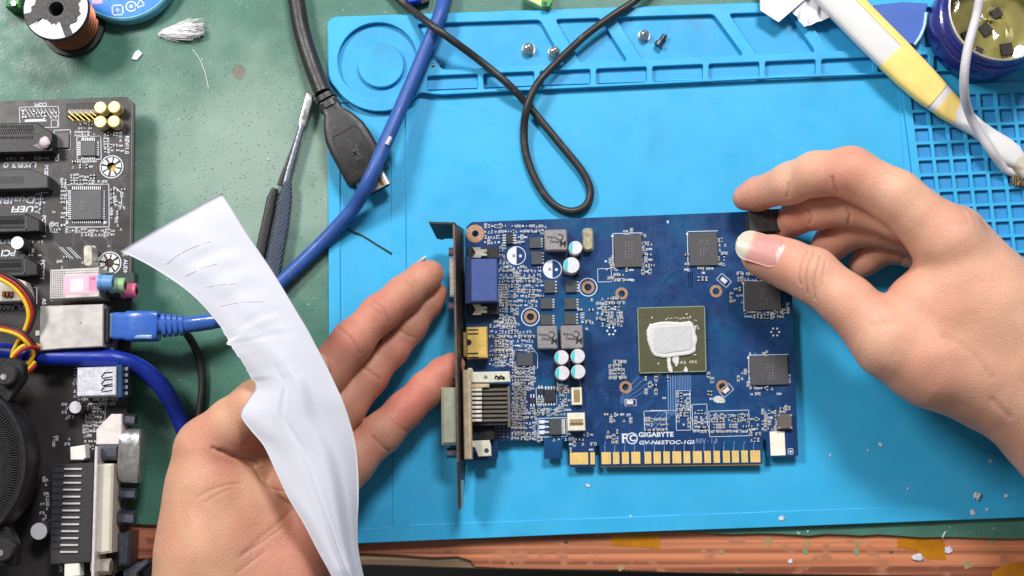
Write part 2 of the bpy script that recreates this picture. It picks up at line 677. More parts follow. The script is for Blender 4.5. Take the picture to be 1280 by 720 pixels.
rs_ = random.Random(4)
for px, py, rr, c_ in [(820, 681, 3.0, 'g'), (1008, 680, 5.5, 'k'), (1006, 690, 4, 'g'), (1072, 679, 5, 'k'), (1071, 690, 4.5, 'g'), (880, 689, 4, 'k'), (708, 678, 2.6, 'd'), (776, 710, 5, 'k'), (902, 690, 3.5, 'k'),
                       (1210, 706, 7, 'k'), (1114, 690, 2.4, 'd'), (925, 712, 3, 'd'), (640, 704, 2.2, 'd'), (1240, 677, 4, 'k'), (960, 676, 6, 'k'), (560, 690, 2, 'd')]:
    n_ = 9
    pts = [(px + rr * rs_.uniform(.6, 1.25) * math.cos(6.283 * i / n_), py + rr * 0.9 * rs_.uniform(.6, 1.25) * math.sin(6.283 * i / n_)) for i in range(n_)]
    m_ = {'g': mat('spot_green', rgb(120, 138, 108), 0.6), 'k': mat('spot_khaki', rgb(176, 150, 106), 0.6, alpha=0.7), 'd': mat('spot_dark', rgb(78, 70, 60), 0.6)}[c_]
    mk('paint_spot', MB().pprism(pts, -1.59, -1.5), m_, table)

# ================================================================== bench clutter
M_BLACK = mat('black_plastic', rgb(38, 37, 38), 0.45, 0, 0.15, 300, 0.15, 2500)
M_CABLEBLK = mat('black_rubber', rgb(44, 42, 43), 0.42, 0, 0.15, 120, 0.2, 1800, spots=[(rgb(110, 104, 100), 180, 0.62, 0.1, 0.4)])
M_STEEL = mat('steel', rgb(200, 198, 194), 0.28, 0.85, 0.04, 200)
M_NICKEL = mat('nickel', rgb(222, 216, 202), 0.3, 0.7, 0.04, 150)
M_DSTEEL = mat('dark_steel', rgb(104, 108, 120), 0.4, 0.9, 0.15, 400)
M_GOLD = mat('gold_plate', rgb(238, 200, 112), 0.32, 0.45, 0.1, 300)
M_COPPER = mat('copper', rgb(140, 88, 66), 0.4, 0.9, 0.15, 900)
M_WHITE = mat('white_plastic', rgb(226, 224, 216), 0.45, 0, 0.05, 200)
M_SILK = mat('white_ink', rgb(214, 218, 226), 0.6, 0, 0.08, 900)
M_BLUECBL = mat('blue_cable', rgb(50, 86, 156), 0.42, 0, 0.1, 120, 0.15, 1500, spots=[(rgb(96, 124, 176), 150, 0.6, 0.15, 0.4)])
M_NAVYCBL = mat('deep_blue_cable', rgb(18, 44, 146), 0.36, 0, 0.08, 120, 0.1, 1500)
M_PAPER = mat('white_paper', rgb(220, 219, 224), 0.75, 0, 0.03, 80, 0.15, 900)

# ---- patch cable with its plug in the motherboard
c = thing('ethernet_cable', 'blue network cable plugged into the motherboard and running up across the mat', 'cable', 420, 300)
path = [(262, 403, 15), (292, 396, 10), (325, 375, 6), (352, 352, 4), (400, 306, 3.8), (440, 262, 9), (462, 224, 16.5), (482, 178, 15), (503, 130, 11.5), (528, 72, 9.6), (548, 24, 9.4), (556, -5, 5), (565, -50, 4)]
cbl = mk('cable', MB().tube([W(*p) for p in path], 3.25, 14, 12), M_BLUECBL, c, 60)
mk('worn_spot', MB().tube([W(483.5, 181, 18.2), W(486, 176, 18), W(488, 172, 17.4)], 1.0, 8, 3), mat('worn_vinyl', rgb(196, 190, 196), 0.7), cbl, 60)
secs = [(W(x, 408, 19), w, h) for x, h, w in [(143, 3.6, 5.6), (144.5, 4.0, 6.0), (158, 4.0, 6.0), (161, 4.6, 6.6), (196, 4.6, 6.4), (199, 4.2, 5.8)]]
mk('plug_hood', MB().loft(secs, 28, 6), mat('blue_plug', rgb(54, 98, 182), 0.3, 0, 0.05, 200, coat=0.3), c, 50)
mk('plug_tip', MB().loft([(W(129, 408, 19), 5.6, 3.4), (W(143.5, 408, 19), 5.6, 3.4)], 20, 8), mat('clear_plug', rgb(150, 178, 220), 0.15, 0, 0.05, 200, alpha=0.75), c, 50)
mk('latch', MB().loft([(W(150, 420, 19), 0.9, 1.6), (W(170, 421, 22.5), 0.9, 1.0), (W(190, 421, 24), 0.9, 0.6)], 12, 4), mat('clear_plug', rgb(150, 178, 220)), c, 50)
for k in range(4):
    x = 203 + k * 7.2
    mk('strain_rib', MB().loft([(W(x, 407, 18.6), 5.2 - k * 0.25, 4.2 - k * 0.2), (W(x + 4.6, 406.6, 18.4), 5.1 - k * 0.25, 4.1 - k * 0.2)], 20, 3.5), MATS['blue_plug'], c, 50)
mk('boot', MB().loft([(W(198, 407, 18.8), 3.6, 3.2), (W(232, 406, 18.2), 3.4, 3.0), (W(248, 404.5, 16.6), 3.5, 3.3), (W(266, 401.8, 14.3), 3.45, 3.4)], 18, 2.5), MATS['blue_plug'], c, 60)

# ---- thick deep blue cable over the board
pts = [(-40, 436, 20), (10, 440, 20), (60, 446, 20), (110, 447, 20), (145, 449, 19.5), (178, 461, 15), (206, 488, 12), (226, 526, 6), (240, 570, 5), (246, 620, 5), (240, 680, 5)]
mk('monitor_cable', MB().tube([W(*p) for p in pts], 3.8, 16, 10), M_NAVYCBL, None, 60,
   'thick deep blue cable bending from over the motherboard down past the left hand', 'cable')
pts = [(226, 410, 16), (238, 424, 8), (248, 446, 3), (253, 476, 1.9), (250, 512, 1.9), (245, 545, 1.9), (243, 600, 1.9)]
mk('thin_cable', MB().tube([W(*p) for p in pts], 1.75, 12, 8), M_CABLEBLK, None, 60,
   'thin black cable hanging from under the blue network plug', 'cable')

# ---- black video cable with its plug
c = thing('video_cable', 'thick black video cable whose moulded plug lies on the corner of the mat', 'cable', 440, 180)
mk('cable', MB().tube([W(*p) for p in [(362, -50, 5), (370, -2, 5), (377, 38, 5), (389, 78, 6), (404, 117, 9)]], [3.9, 3.9, 3.9, 4.0, 4.1], 16, 10), M_CABLEBLK, c, 60)
ax = lambda t, z: W(404 + (462 - 404) * t, 117 + (222 - 117) * t, z)
for t in (0.06, 0.15):
    mk('strain_ring', MB().loft([(ax(t - 0.03, 9), 4.9, 4.9), (ax(t + 0.025, 9), 5.1, 5.0)], 18, 2.4), M_CABLEBLK, c, 50)
body = mk('plug_body', MB().loft([(ax(0.1, 9), 4.2, 4.0), (ax(0.24, 9), 4.6, 4.2), (ax(0.29, 9), 6.2, 4.6), (ax(0.36, 9), 7.8, 4.9), (ax(0.47, 9), 9.6, 5.2), (ax(0.60, 9), 10.2, 5.3),
                                (ax(0.97, 9), 10.4, 5.3), (ax(0.995, 9), 9.8, 4.8)], 32, 6), M_CABLEBLK, c, 40)
px0 = []
bb = MB()
for t0, sgn in [(0.52, 1), (0.9, 1)]:
    pass
for ts in [[(0.45, -0.55), (0.45, 0.55)], [(0.9, -0.62), (0.9, 0.62)], [(0.45, -0.55), (0.52, -0.66), (0.83, -0.66), (0.9, -0.62)], [(0.45, 0.55), (0.52, 0.66), (0.83, 0.66), (0.9, 0.62)]]:
    P = []
    a, b2 = np.array(ax(0, 14.2)), np.array(ax(1, 14.2))
    d = (b2 - a) / np.linalg.norm(b2 - a)
    sd = np.array([d[1], -d[0], 0])
    for t, s in ts:
        P.append(a + (b2 - a) * t + sd * s * 10)
    bb.tube(P, 0.28, 6, 1)
mk('raised_outline', bb, M_CABLEBLK, body)
rot = -61.5
for s, t, sz in [('H', 0.58, 4.6), ('D', 0.64, 4.6), ('M', 0.71, 4.6), ('I', 0.77, 4.6)]:
    p = ax(t, 14.25)
    tm = text_mb(s, 404 + 58 * t, 117 + 105 * t, 14.25, sz, rot, 0.05, th=0.12)
    mk('moulded_letter', tm, mat('grey_moulding', rgb(66, 64, 64), 0.5), body)
mk('metal_shell', MB().loft([(ax(0.98, 8.6), 7.0, 2.3), (ax(1.16, 8.6), 7.0, 2.3)], 24, 7), M_NICKEL, c, 40)
mk('shell_insert', MB().loft([(ax(1.0, 8.6), 6.2, 1.6), (ax(1.165, 8.6), 6.2, 1.6)], 16, 7), M_BLACK, c, 40)
for s in (-0.5, 0.45):
    a, b2 = np.array(ax(1.03, 10.95)), np.array(ax(1.13, 10.95))
    d = (b2 - a) / np.linalg.norm(b2 - a)
    sd = np.array([d[1], -d[0], 0]) * 7 * s
    m_ = (a + b2) / 2 + sd
    mk('spring_slot', MB().box(m_[0], m_[1], 5.0, 1.6, 10.85, 10.97, math.atan2(d[1], d[0])), mat('gold_dark', rgb(150, 110, 50), 0.4, 0.8), c)

# ---- black thin cable that crosses itself in a loop
pts = [(470, -30, 3), (505, 4, 4.5), (540, 32, 14.6), (565, 50, 14.5), (600, 76, 9), (636, 106, 8.2), (662, 134, 4.4), (700, 180, 4), (728, 215, 4), (738, 240, 4), (731, 258, 4), (712, 264, 4), (690, 254, 4), (671, 228, 4), (658, 194, 4), (655, 162, 5), (659, 134, 8.6), (671, 106, 9), (692, 82, 7.8), (730, 46, 7.8), (765, 20, 7.8), (795, 0, 6.5), (830, -30, 4)]
mk('looped_cable', MB().tube([W(*p) for p in pts], 1.78, 12, 10), M_CABLEBLK, None, 60,
   'thin black cable crossing itself in a long loop on the mat above the card', 'cable')

# ---- tweezers
M_GRIP = mat('grey_blue_grip', rgb(84, 92, 110), 0.42, 0.4, 0.25, 1400)
_nt = M_GRIP.node_tree
_tc = _nt.nodes['Texture Coordinate']
_hs = []
for _a in (28, -62):
    _mp = _nt.nodes.new('ShaderNodeMapping')
    _mp.inputs['Rotation'].default_value = (0, 0, R(_a))
    _nt.links.new(_tc.outputs['Object'], _mp.inputs[0])
    _wv = _nt.nodes.new('ShaderNodeTexWave')
    _wv.inputs['Scale'].default_value = 330
    _nt.links.new(_mp.outputs[0], _wv.inputs[0])
    _hs.append(_wv)
_ad = _nt.nodes.new('ShaderNodeMath')
_ad.operation = 'MULTIPLY'
_nt.links.new(_hs[0].outputs['Fac'], _ad.inputs[0])
_nt.links.new(_hs[1].outputs['Fac'], _ad.inputs[1])
_bp = _nt.nodes.new('ShaderNodeBump')
_bp.inputs['Strength'].default_value = 1.0
_bp.inputs['Distance'].default_value = 0.0005
_nt.links.new(_ad.outputs[0], _bp.inputs['Height'])
_nt.links.new(_bp.outputs[0], _nt.nodes['Principled BSDF'].inputs['Normal'])
t = thing('tweezers', 'steel tweezers with knurled grey blue grips lying left of the mat', 'tweezers', 360, 220)
mk('bridge', MB().loft([(W(388, 119, 4), 1.9, 1.4), (W(386, 126, 4), 2.0, 1.5), (W(379, 152, 4), 1.9, 1.5), (W(377.5, 158, 4), 1.7, 1.3)], 16, 5), M_STEEL, t, 40)
for sx, zz in ((-1, 4.0), (1, 4.2)):
    arm = [(378, 157, 0.4), (369, 186, 1.6), (360, 214, 3.4), (355, 232, 5.0)]
    mk('arm', MB().loft([(W(x + sx * o * (0.5 if sx > 0 else 1.0), y, zz), 1.15 + o * 0.06, 1.2) for x, y, o in arm], 12, 5), M_BLACK if sx < 0 else M_DSTEEL, t, 40)
    base_ = [(353, 234), (349, 246), (343, 276), (334, 318), (324, 360)] if sx < 0 else [(360, 228), (357, 246), (352, 280), (344, 320), (336, 362)]
    ww = [1.6, 3.0, 3.3, 3.5, 3.5]
    if sx < 0:
        base_ = [(x - 9, y + 2) for x, y in base_]
        ww = [1.4, 2.2, 2.3, 2.4, 2.4]
    mk('grip', MB().loft([(W(x, y, zz), w, 1.9) for (x, y), w in zip(base_, ww)], 16, 4), M_GRIP if sx > 0 else M_BLACK, t, 50)

mk('loose_wire', MB().tube([W(*p) for p in [(434, 286, 2.95), (452, 294, 2.4), (470, 305, 2.35), (490, 317, 2.6)]], 0.36, 8, 6), M_BLACK, None, 60,
   'short straight black wire offcut on the left strip of the mat', 'wire')

# ---- spool of enamelled copper wire
M_SPOOL = mat('spool_black', rgb(46, 42, 44), 0.5, 0, 0.12, 300)
s = thing('wire_spool', 'black spool of copper wire with a torn white label at the top left', 'spool', 93, 33)
sx0, sy0, _ = W(92, 33, 0)
rs = 14.6
mk('bottom_flange', MB().lathe(sx0, sy0, [(3.4, 0.05), (rs, 0.05), (rs + 0.2, 0.8), (rs, 2.2), (10, 2.6), (3.4, 2.6)], 48, True), M_SPOOL, s, 40)
prof = [(3.4, 2.7)]
for k in range(17):
    prof += [(12.0 + 0.35 * math.sin(k * 2.1), 2.9 + k * 1.05), (12.5 + 0.35 * math.sin(k * 2.1), 3.4 + k * 1.05)]
prof += [(3.4, 21.0)]
mk('winding', MB().lathe(sx0, sy0, prof, 40), M_COPPER, s, 60)
mk('top_flange', MB().lathe(sx0, sy0, [(4.2, 21.1), (rs, 21.1), (rs + 0.1, 22.6), (rs - 0.3, 23.2), (4.2, 23.2)], 48, True), M_SPOOL, s, 40)
mk('hub', MB().lathe(sx0, sy0, [(4.2, 6), (4.2, 23.0), (3.4, 23.0), (3.4, 6)], 28, True), mat('hub_grey', rgb(80, 78, 80), 0.6), s, 40)
lab_ = []
for a0, a1, r0, r1 in [(95, 190, 10.4, 14.2), (215, 290, 7.2, 14.0), (-55, 60, 11.0, 14.2)]:
    n = 14
    P = [(sx0 + r1 * math.cos(R(a0 + (a1 - a0) * i / n)), sy0 + r1 * math.sin(R(a0 + (a1 - a0) * i / n))) for i in range(n + 1)]
    Q = [(sx0 + (r0 + random.uniform(-.9, .9)) * math.cos(R(a0 + (a1 - a0) * i / n)), sy0 + (r0 + random.uniform(-.9, .9)) * math.sin(R(a0 + (a1 - a0) * i / n))) for i in range(n + 1)]
    lm = MB()
    for i in range(n):
        lm.prism([P[i], P[i + 1], Q[i + 1], Q[i]], 23.22, 23.34)
    mk('label_scrap', lm, M_PAPER, s)
mk('cyan_film', MB().prism([(sx0 - 1.5, sy0 + 8), (sx0 + 5, sy0 + 5), (sx0 + 8.5, sy0 + 6), (sx0 + 9, sy0 + 12), (sx0 + 1, sy0 + 13)], 23.36, 23.7, 0.1), mat('cyan_film', rgb(150, 205, 214), 0.3), s)

# ---- round blue reel with icons
s = thing('solder_reel', 'flat round blue reel with white icons beside the copper spool', 'reel', 160, -8)
bx, by, _ = W(160, -32, 0)
mk('case', MB().lathe(bx, by, [(0.01, 0.05), (24, 0.05), (24.8, 0.8), (24.8, 6.4), (24, 7.2), (0.01, 7.2)], 64), mat('pale_rim', rgb(110, 178, 208), 0.35), s, 40)
mk('sticker', MB().disc(bx, by, 23.3, 7.2, 7.3, 64), mat('reel_blue', rgb(40, 128, 222), 0.4), s)
ic = MB()
k = lambda x, y: W(x, y, 7.3)
ic.pline([(140, 7), (153, 6), (154, 18), (141, 19)], 0.55, 7.3, 7.36, True)
ic.pline([(145, 11), (149, 11), (149, 14), (145, 14)], 0.5, 7.3, 7.36, True)
p = W(164, 8, 7.3)
ic.ring(p[0], p[1], 2.0, 2.6, 7.3, 7.36, 20)
ic.disc(p[0], p[1], 0.9, 7.3, 7.36, 10)
ic.pline([(170, 10), (175, -1), (181, 6)], 0.5, 7.3, 7.36, True)
mk('icons', ic, M_SILK, s)
mk('pink_label', MB().pbox(115, -6, 128, 5, 7.3, 7.4, 4), mat('pink_label', rgb(214, 170, 196), 0.5), s)

# ---- terminal blocks and other odds at the top edge
M_GRNPL = mat('green_terminal', rgb(60, 150, 70), 0.4)
t = thing('terminal_block', 'green screw terminal block at the top left corner', 'terminal', 14, 4)
mk('housing', MB().pbox(8, -10, 27, 10, 0.05, 9, -4, 0.6), mat('dark_green_terminal', rgb(36, 96, 48), 0.4), t)
mk('clear_window', MB().pbox(11, -8, 24, 6, 9, 9.6, -4, 0.3), M_GRNPL, t)
mk('clamp_screw', MB().pdisc(17, 4, 3.6, 9.6, 10.2, 14, 0.2), M_STEEL, t)
t = thing('terminal_plug', 'small green and cream terminal plug behind the upper edge of the mat', 'terminal', 678, 0)
mk('housing', MB().pprism([(655, -14), (686, -12), (690, 3), (686, 9), (678, 9), (655, -2)], 0.05, 6.5, 0.4), mat('cream_green', rgb(190, 206, 140), 0.4), t)
mk('end_cap', MB().pprism([(677, 0), (690, -6), (691, 2), (687, 8.4), (678, 8.6)], 6.5, 8.5, 0.4), M_GRNPL, t)
mk('screw_hole', MB().pdisc(681.5, 4.5, 2.6, 8.5, 8.56, 12), M_BLACK, t)
t = thing('blue_trimmer', 'small dark part with a blue top between the cables at the top edge', 'component', 516, 0)
mk('base', MB().pprism([(498, -14), (538, -14), (536, 2), (519, 8), (505, 4)], 0.05, 3, 0.3), M_BLACK, t)
mk('blue_top', MB().pprism([(507, -14), (528, -14), (526, 0), (512, 3), (507, 0)], 3, 7, 0.4), mat('trim_blue', rgb(24, 70, 190), 0.35), t)

mk('brown_stain', MB().pprism([(289, 88), (294, 82), (301, 81), (307, 86), (305, 94), (300, 101), (294, 98)], 0.01, 0.06), mat('stain_brown', rgb(112, 108, 96), 0.5, 0, 0.2, 200), bpy.data.objects['green_sheet'])
# ---- cotton wad and small scraps
def blob(name, px, py, z, sx, sy, sz, m, lab, cat, rough=0.25, ang=0, seed=1, sub=4, grp=None):
    bm = bmesh.new()
    bmesh.ops.create_icosphere(bm, subdivisions=sub, radius=1)
    r_ = np.random.default_rng(seed)
    ph = r_.uniform(0, 6.28, (10, 3))
    fr = r_.uniform(1.0, 6, (10, 3))
    c_ = W(px, py, z)
    q = MB()
    ca, sa = math.cos(R(ang)), math.sin(R(ang))
    vs = []
    for v in bm.verts:
        k_ = 1 + rough * sum(math.sin(fr[i] @ np.array(v.co) + ph[i][0]) for i in range(10)) / 5
        x_, y_, z_ = v.co.x * sx * k_, v.co.y * sy * k_, v.co.z * sz * k_
        vs.append((c_[0] + x_ * ca - y_ * sa, c_[1] + x_ * sa + y_ * ca, max(z - sz * 0.85, c_[2] + z_)))
    fs = [tuple(v.index for v in f.verts) for f in bm.faces]
    q.add(vs, fs)
    bm.free()
    return mk(name, q, m, None, 180, lab, cat, grp)


M_COTTON = mat('cotton', rgb(236, 232, 234), 0.9, 0, 0.04, 300, 0.3, 900)
cw = MB()
p0, p1 = np.array(W(197, 42, 1.5)), np.array(W(252, 36, 2.5))
r_ = np.random.default_rng(3)
for i in range(520):          # a tuft: many thin fibres bundled, fanning out to the right
    t0 = r_.uniform(0.0, 0.35)
    t1 = min(1.05, t0 + r_.uniform(0.35, 0.8))
    P = []
    off = r_.normal(0, 1, 2)
    for t_ in np.linspace(t0, t1, 4):
        w_ = 0.5 + 2.3 * math.sin(min(t_, 0.85) * 1.75)
        P.append(p0 + (p1 - p0) * t_ + np.array([0, off[0] * w_ * 0.62, abs(off[1]) * w_ * 0.5 - 0.9]) + r_.normal(0, 0.15, 3))
    P = [np.array([a[0], a[1], max(a[2], 0.3)]) for a in P]
    cw.tube(P, 0.12, 4, 2)
bm_ = bmesh.new()
bmesh.ops.create_icosphere(bm_, subdivisions=4, radius=1)
ctr, hl_ = (p0 + p1) / 2, np.linalg.norm(p1 - p0) / 2
vs = []
for v in bm_.verts:
    t_ = v.co.x
    wd_ = (0.30 + 0.70 * min(1, max(0, (t_ + 1) / 1.4))) * 3.7
    k_ = 1 + 0.10 * math.sin(9 * v.co.x + 5 * v.co.y) + 0.07 * math.sin(17 * v.co.y - 11 * v.co.z)
    q = ctr + (p1 - p0) / 2 * t_ * 0.9 + np.array([0, v.co.y * wd_ * k_, 0])
    vs.append((q[0], q[1], max(0.2, 2.2 + v.co.z * wd_ * 0.62 * k_)))
cw.add(vs, [tuple(v.index for v in f.verts) for f in bm_.faces])
bm_.free()
mk('cotton_wad', cw, M_COTTON, None, 180, 'white tuft of cotton lying on the green sheet', 'cotton')
mk('paper_scrap', MB().pprism([(164, 74), (168, 65), (173, 62), (178, 67), (171, 75)], 0.05, 0.8, 0.15), M_PAPER, label='tiny folded white scrap on the green sheet below the cotton', cat='scrap')

# ---- screws left in the mat's pockets
def screw(px, py, rp, lab, lying=0, dark=False):
    t_ = thing('screw', lab, 'screw', px, py, 2.62, 'loose screws in the pockets of the mat')
    x_, y_, _ = W(px, py, 3)
    k_ = rp * mmpx(px, py, 4)
    m_ = M_DSTEEL if dark else M_STEEL
    if not lying:
        mk('washer', MB().lathe(x_, y_, [(k_ * .3, 2.7), (k_, 2.7), (k_, 3.2), (k_ * .3, 3.2)], 24, True), m_, t_, 40)
        mk('spring', MB().lathe(x_, y_, [(k_ * .75, 3.2), (k_ * .8, 3.6), (k_ * .7, 4.0), (k_ * .8, 4.4), (k_ * .7, 4.8)], 20), m_, t_, 60)
        mk('head', MB().lathe(x_, y_, [(k_ * .78, 4.8), (k_ * .78, 5.6), (k_ * .6, 6.4), (k_ * .3, 6.9), (0.01, 7.0)], 20), m_, t_, 60)
        mk('slot', MB().box(x_, y_, k_ * .9, k_ * .16, 6.9, 7.05, 0.5).box(x_, y_, k_ * .9, k_ * .16, 6.9, 7.06, 0.5 + 1.57), M_BLACK, t_)
    else:
        d = np.array([math.cos(R(lying)), math.sin(R(lying)), 0])
        c_ = np.array([x_, y_, 2.7 + k_ * .7])
        mk('head', MB().tube([c_ - d * k_ * 1.1, c_ - d * k_ * .4], k_ * .7, 16, 1), m_, t_, 40)
        mk('shank', MB().tube([c_ - d * k_ * .4, c_ + d * k_ * 1.3], k_ * .34, 12, 1), m_, t_, 40)
        for q in range(4):
            mk('thread_ridge', MB().tube([c_ + d * k_ * (.0 + q * .3), c_ + d * k_ * (.12 + q * .3)], k_ * .46, 12, 1), m_, t_, 40)


screw(660.5, 62, 8.6, 'silver spring screw standing alone in the left pocket of the mat')
screw(693, 66, 8.4, 'silver spring screw partly under the looped black cable')
screw(805, 45, 7.6, 'silver spring screw standing upright in the middle pocket', dark=False)
screw(826, 52, 7.4, 'small dark screw lying on its side in the middle pocket', lying=55, dark=True)
screw(545.5, 82.5, 5.2, 'tiny dark screw beside the blue network cable in the pocket', lying=10, dark=True)

# ---- blue tin of flux with chips in it
M_NAVY = mat('navy_tin', rgb(40, 38, 132), 0.3, 0.1, 0.1, 150, coat=0.3)
M_TIN = mat('tin_inside', rgb(190, 184, 168), 0.25, 0.9, 0.1, 100)
M_FLUX = mat('amber_flux', rgb(150, 140, 82), 0.12, 0.1, 0.3, 45, 0.6, 160, coat=0.7, spots=[(rgb(120, 112, 62), 60, 0.55, 0.1, 0.7), (rgb(226, 222, 190), 90, 0.6, 0.1, 0.7)])
j = thing('flux_tin', 'open dark blue round tin of amber flux at the top right corner', 'tin', 1224, 36, 2.6)
jx, jy, _ = W(1224, 38, 5.6)
jr = 24.6
mk('body', MB().lathe(jx, jy, [(0.01, 5.65), (jr - 1, 5.65), (jr, 6.6), (jr + .1, 12), (jr, 19), (jr - .3, 20.2), (jr - 1.2, 21), (jr - 1.3, 22.5), (jr - .5, 23), (jr - .5, 24),
                               (jr - 1.4, 24.6), (jr - 1.4, 26), (jr - .7, 26.6), (jr - .7, 27.6), (jr - 1.6, 28.4), (jr - 1.7, 31.5)], 72), M_NAVY, j, 50)
mk('rim', MB().lathe(jx, jy, [(jr - 1.7, 31.5), (jr - 1.45, 31.9), (jr - 1.6, 32.5), (jr - 2.2, 32.6), (jr - 2.4, 32.1), (jr - 2.3, 31.5)], 72, True), M_NICKEL, j, 60)
mk('inner_wall', MB().lathe(jx, jy, [(jr - 2.3, 32), (jr - 2.3, 26), (jr - 2.8, 24.5), (jr - 2.3, 23), (jr - 2.4, 14), (jr - 3, 12.5), (0.01, 12.5)], 64), M_TIN, j, 50)
fm = MB()
vs, fs = [], []
nr, na = 22, 64
for a in range(nr + 1):
    for b_ in range(na):
        rr_ = (jr - 2.45) * a / nr
        t_ = 2 * math.pi * b_ / na
        vs.append((jx + rr_ * math.cos(t_), jy + rr_ * math.sin(t_), 17.5 + 0.5 * math.sin(rr_ * .5 + 3 * math.sin(t_)) + 0.4 * math.sin(t_ * 3 + rr_ * .4) + 0.9 * (a / nr) ** 8))
for a in range(nr):
    for b_ in range(na):
        b2_ = (b_ + 1) % na
        fs.append((a * na + b_, a * na + b2_, (a + 1) * na + b2_, (a + 1) * na + b_))
mk('flux', fm.add(vs, fs), M_FLUX, j, 180)
M_CHIP = mat('chip_dark', rgb(52, 48, 46), 0.35, 0, 0.12, 700)
for px, py, w_, a_, lab in [(1232, 36, 14, 40, 'dark square chip standing on its corner in the middle of the flux tin'), (1259, 61, 15, 8, 'grey square chip at the near right of the flux tin'),
                            (1208, 43, 9, 20, 'small dark chip left of the white cord in the flux tin'), (1224, 63, 9, -30, 'small dark chip at the near rim of the flux tin'),
                            (1246, 16, 12, 30, 'dark chip at the far side of the flux tin')]:
    q = MB().pbox(px - w_ / 2, py - w_ / 2, px + w_ / 2, py + w_ / 2, 17.2, 19.0, a_, 0.15)
    mk('loose_chip', q, M_CHIP, None, None, lab, 'chip', 'chips in the flux tin')

# ---- blue plastic scraper between brush and tin
q = thing('plastic_cap', 'flat blue plastic cap between the yellow brush and the flux tin', 'cap', 1125, 30, 5.7)
mk('plate', MB().pprism([(1092, 6), (1130, 2), (1160, 4), (1157, 22), (1152, 42), (1146, 54), (1134, 56), (1112, 46), (1096, 36)], 5.7, 9, 0.5), mat('soft_blue', rgb(62, 98, 176), 0.5, 0, 0.08, 100), q, 30)
mk('pale_edge', MB().tube([W(*p) for p in [(1157.5, 16, 9), (1155.5, 32, 9), (1150, 46, 9), (1143, 56, 8.6)]], 0.75, 8, 6), mat('pale_blue', rgb(176, 206, 220), 0.4), q, 60)

# ---- brush: white handle with a yellow grip, bristles at the right edge
M_YEL = mat('yellow_grip', rgb(246, 216, 128), 0.35, 0, 0.06, 120)
M_WPL = mat('glossy_white', rgb(218, 216, 214), 0.28, 0, 0.04, 120)
b = thing('brush', 'white handled brush with a yellow grip lying across the top right of the mat', 'brush', 1150, 100, 5.7)
hx = [(1012, -40, 11.5, 8.6), (1049, 0, 11.5, 8.6), (1088, 40, 11.5, 8.6), (1128, 80, 11.5, 8.4), (1160, 111, 10.6, 7.6), (1185, 133, 8.9, 6.2), (1205, 149, 7.4, 4.8), (1222, 161, 7, 3.9), (1238, 173, 7, 4.2), (1252, 184, 7, 5.2), (1264, 194, 7, 5.4), (1272, 201, 7, 4.0)]
mk('handle', MB().loft([(W(x, y, z), w, min(3.4, w * .75)) for x, y, z, w in hx], 32, 3.2), M_WPL, b, 60)
g1 = [(1012, -40, 11.7, 8.7), (1049, 0, 11.7, 8.7), (1088, 40, 11.7, 8.7), (1116, 68, 11.7, 8.65)]
mk('grip', MB().loft([(W(x, y, z), w, 3.5) for x, y, z, w in g1], 20, 3.2, arc=(R(108), R(215))), M_YEL, b, 180)
g2 = [(1116, 68, 11.7, 8.65), (1140, 92, 11.5, 8.3), (1160, 111, 10.8, 7.72), (1170, 120, 10.2, 7.1)]
mk('grip', MB().loft([(W(x, y, z), w, 3.5) for x, y, z, w in g2], 24, 3.2, arc=(R(-30), R(215))), M_YEL, b, 180)
g3 = [(1177, 126, 9.7, 6.6), (1185, 133, 9.0, 6.28), (1197, 143, 8.0, 5.3)]
mk('grip', MB().loft([(W(x, y, z), w, 3.35) for x, y, z, w in g3], 24, 3.2, arc=(R(-30), R(215))), M_YEL, b, 180)
mk('ferrule', MB().loft([(W(1268, 198, 7), 3.6, 3), (W(1276, 206, 7), 4.4, 3.4), (W(1286, 216, 7), 4.6, 3.6)], 20, 3), mat('stained_white', rgb(186, 178, 162), 0.5, spots=[(rgb(110, 96, 74), 200, 0.5, 0.2, 0.6)]), b, 60)
br = MB()
p0, p1 = np.array(W(1268, 208, 6)), np.array(W(1292, 212, 6))
r_ = np.random.default_rng(5)
for i in range(420):
    t_ = r_.uniform(0, 1)
    s0 = p0 + (p1 - p0) * t_ + np.array([0, 0, r_.uniform(-1.5, 2.0)])
    e0 = s0 + np.array([r_.normal(0.5, 1.2), -r_.uniform(6, 9), r_.uniform(-3, 0.5)])
    e0[2] = max(e0[2], 3.2)
    br.tube([s0, (s0 + e0) / 2 + r_.normal(0, 0.3, 3), e0], 0.22, 4, 1)
o = mk('bristles', br, mat('bristle', rgb(124, 106, 80), 0.7, 0, 0.3, 600), b)
o['kind'] = 'stuff'
pts = [(1240, -50, 40), (1226, -6, 38), (1220, 22, 36), (1210, 60, 36), (1205.5, 92, 33), (1206, 120, 26), (1212, 143, 17), (1224, 166, 12.6), (1240, 190, 10.5), (1252, 206, 7), (1262, 214, 5.5), (1300, 226, 5.5)]
mk('white_cord', MB().tube([W(*p) for p in pts], 2.0, 14, 10), mat('cord_white', rgb(206, 202, 204), 0.5, 0, 0.06, 150, 0.3, 900), None, 60,
   'white cord hanging over the flux tin and along the brush', 'cord')

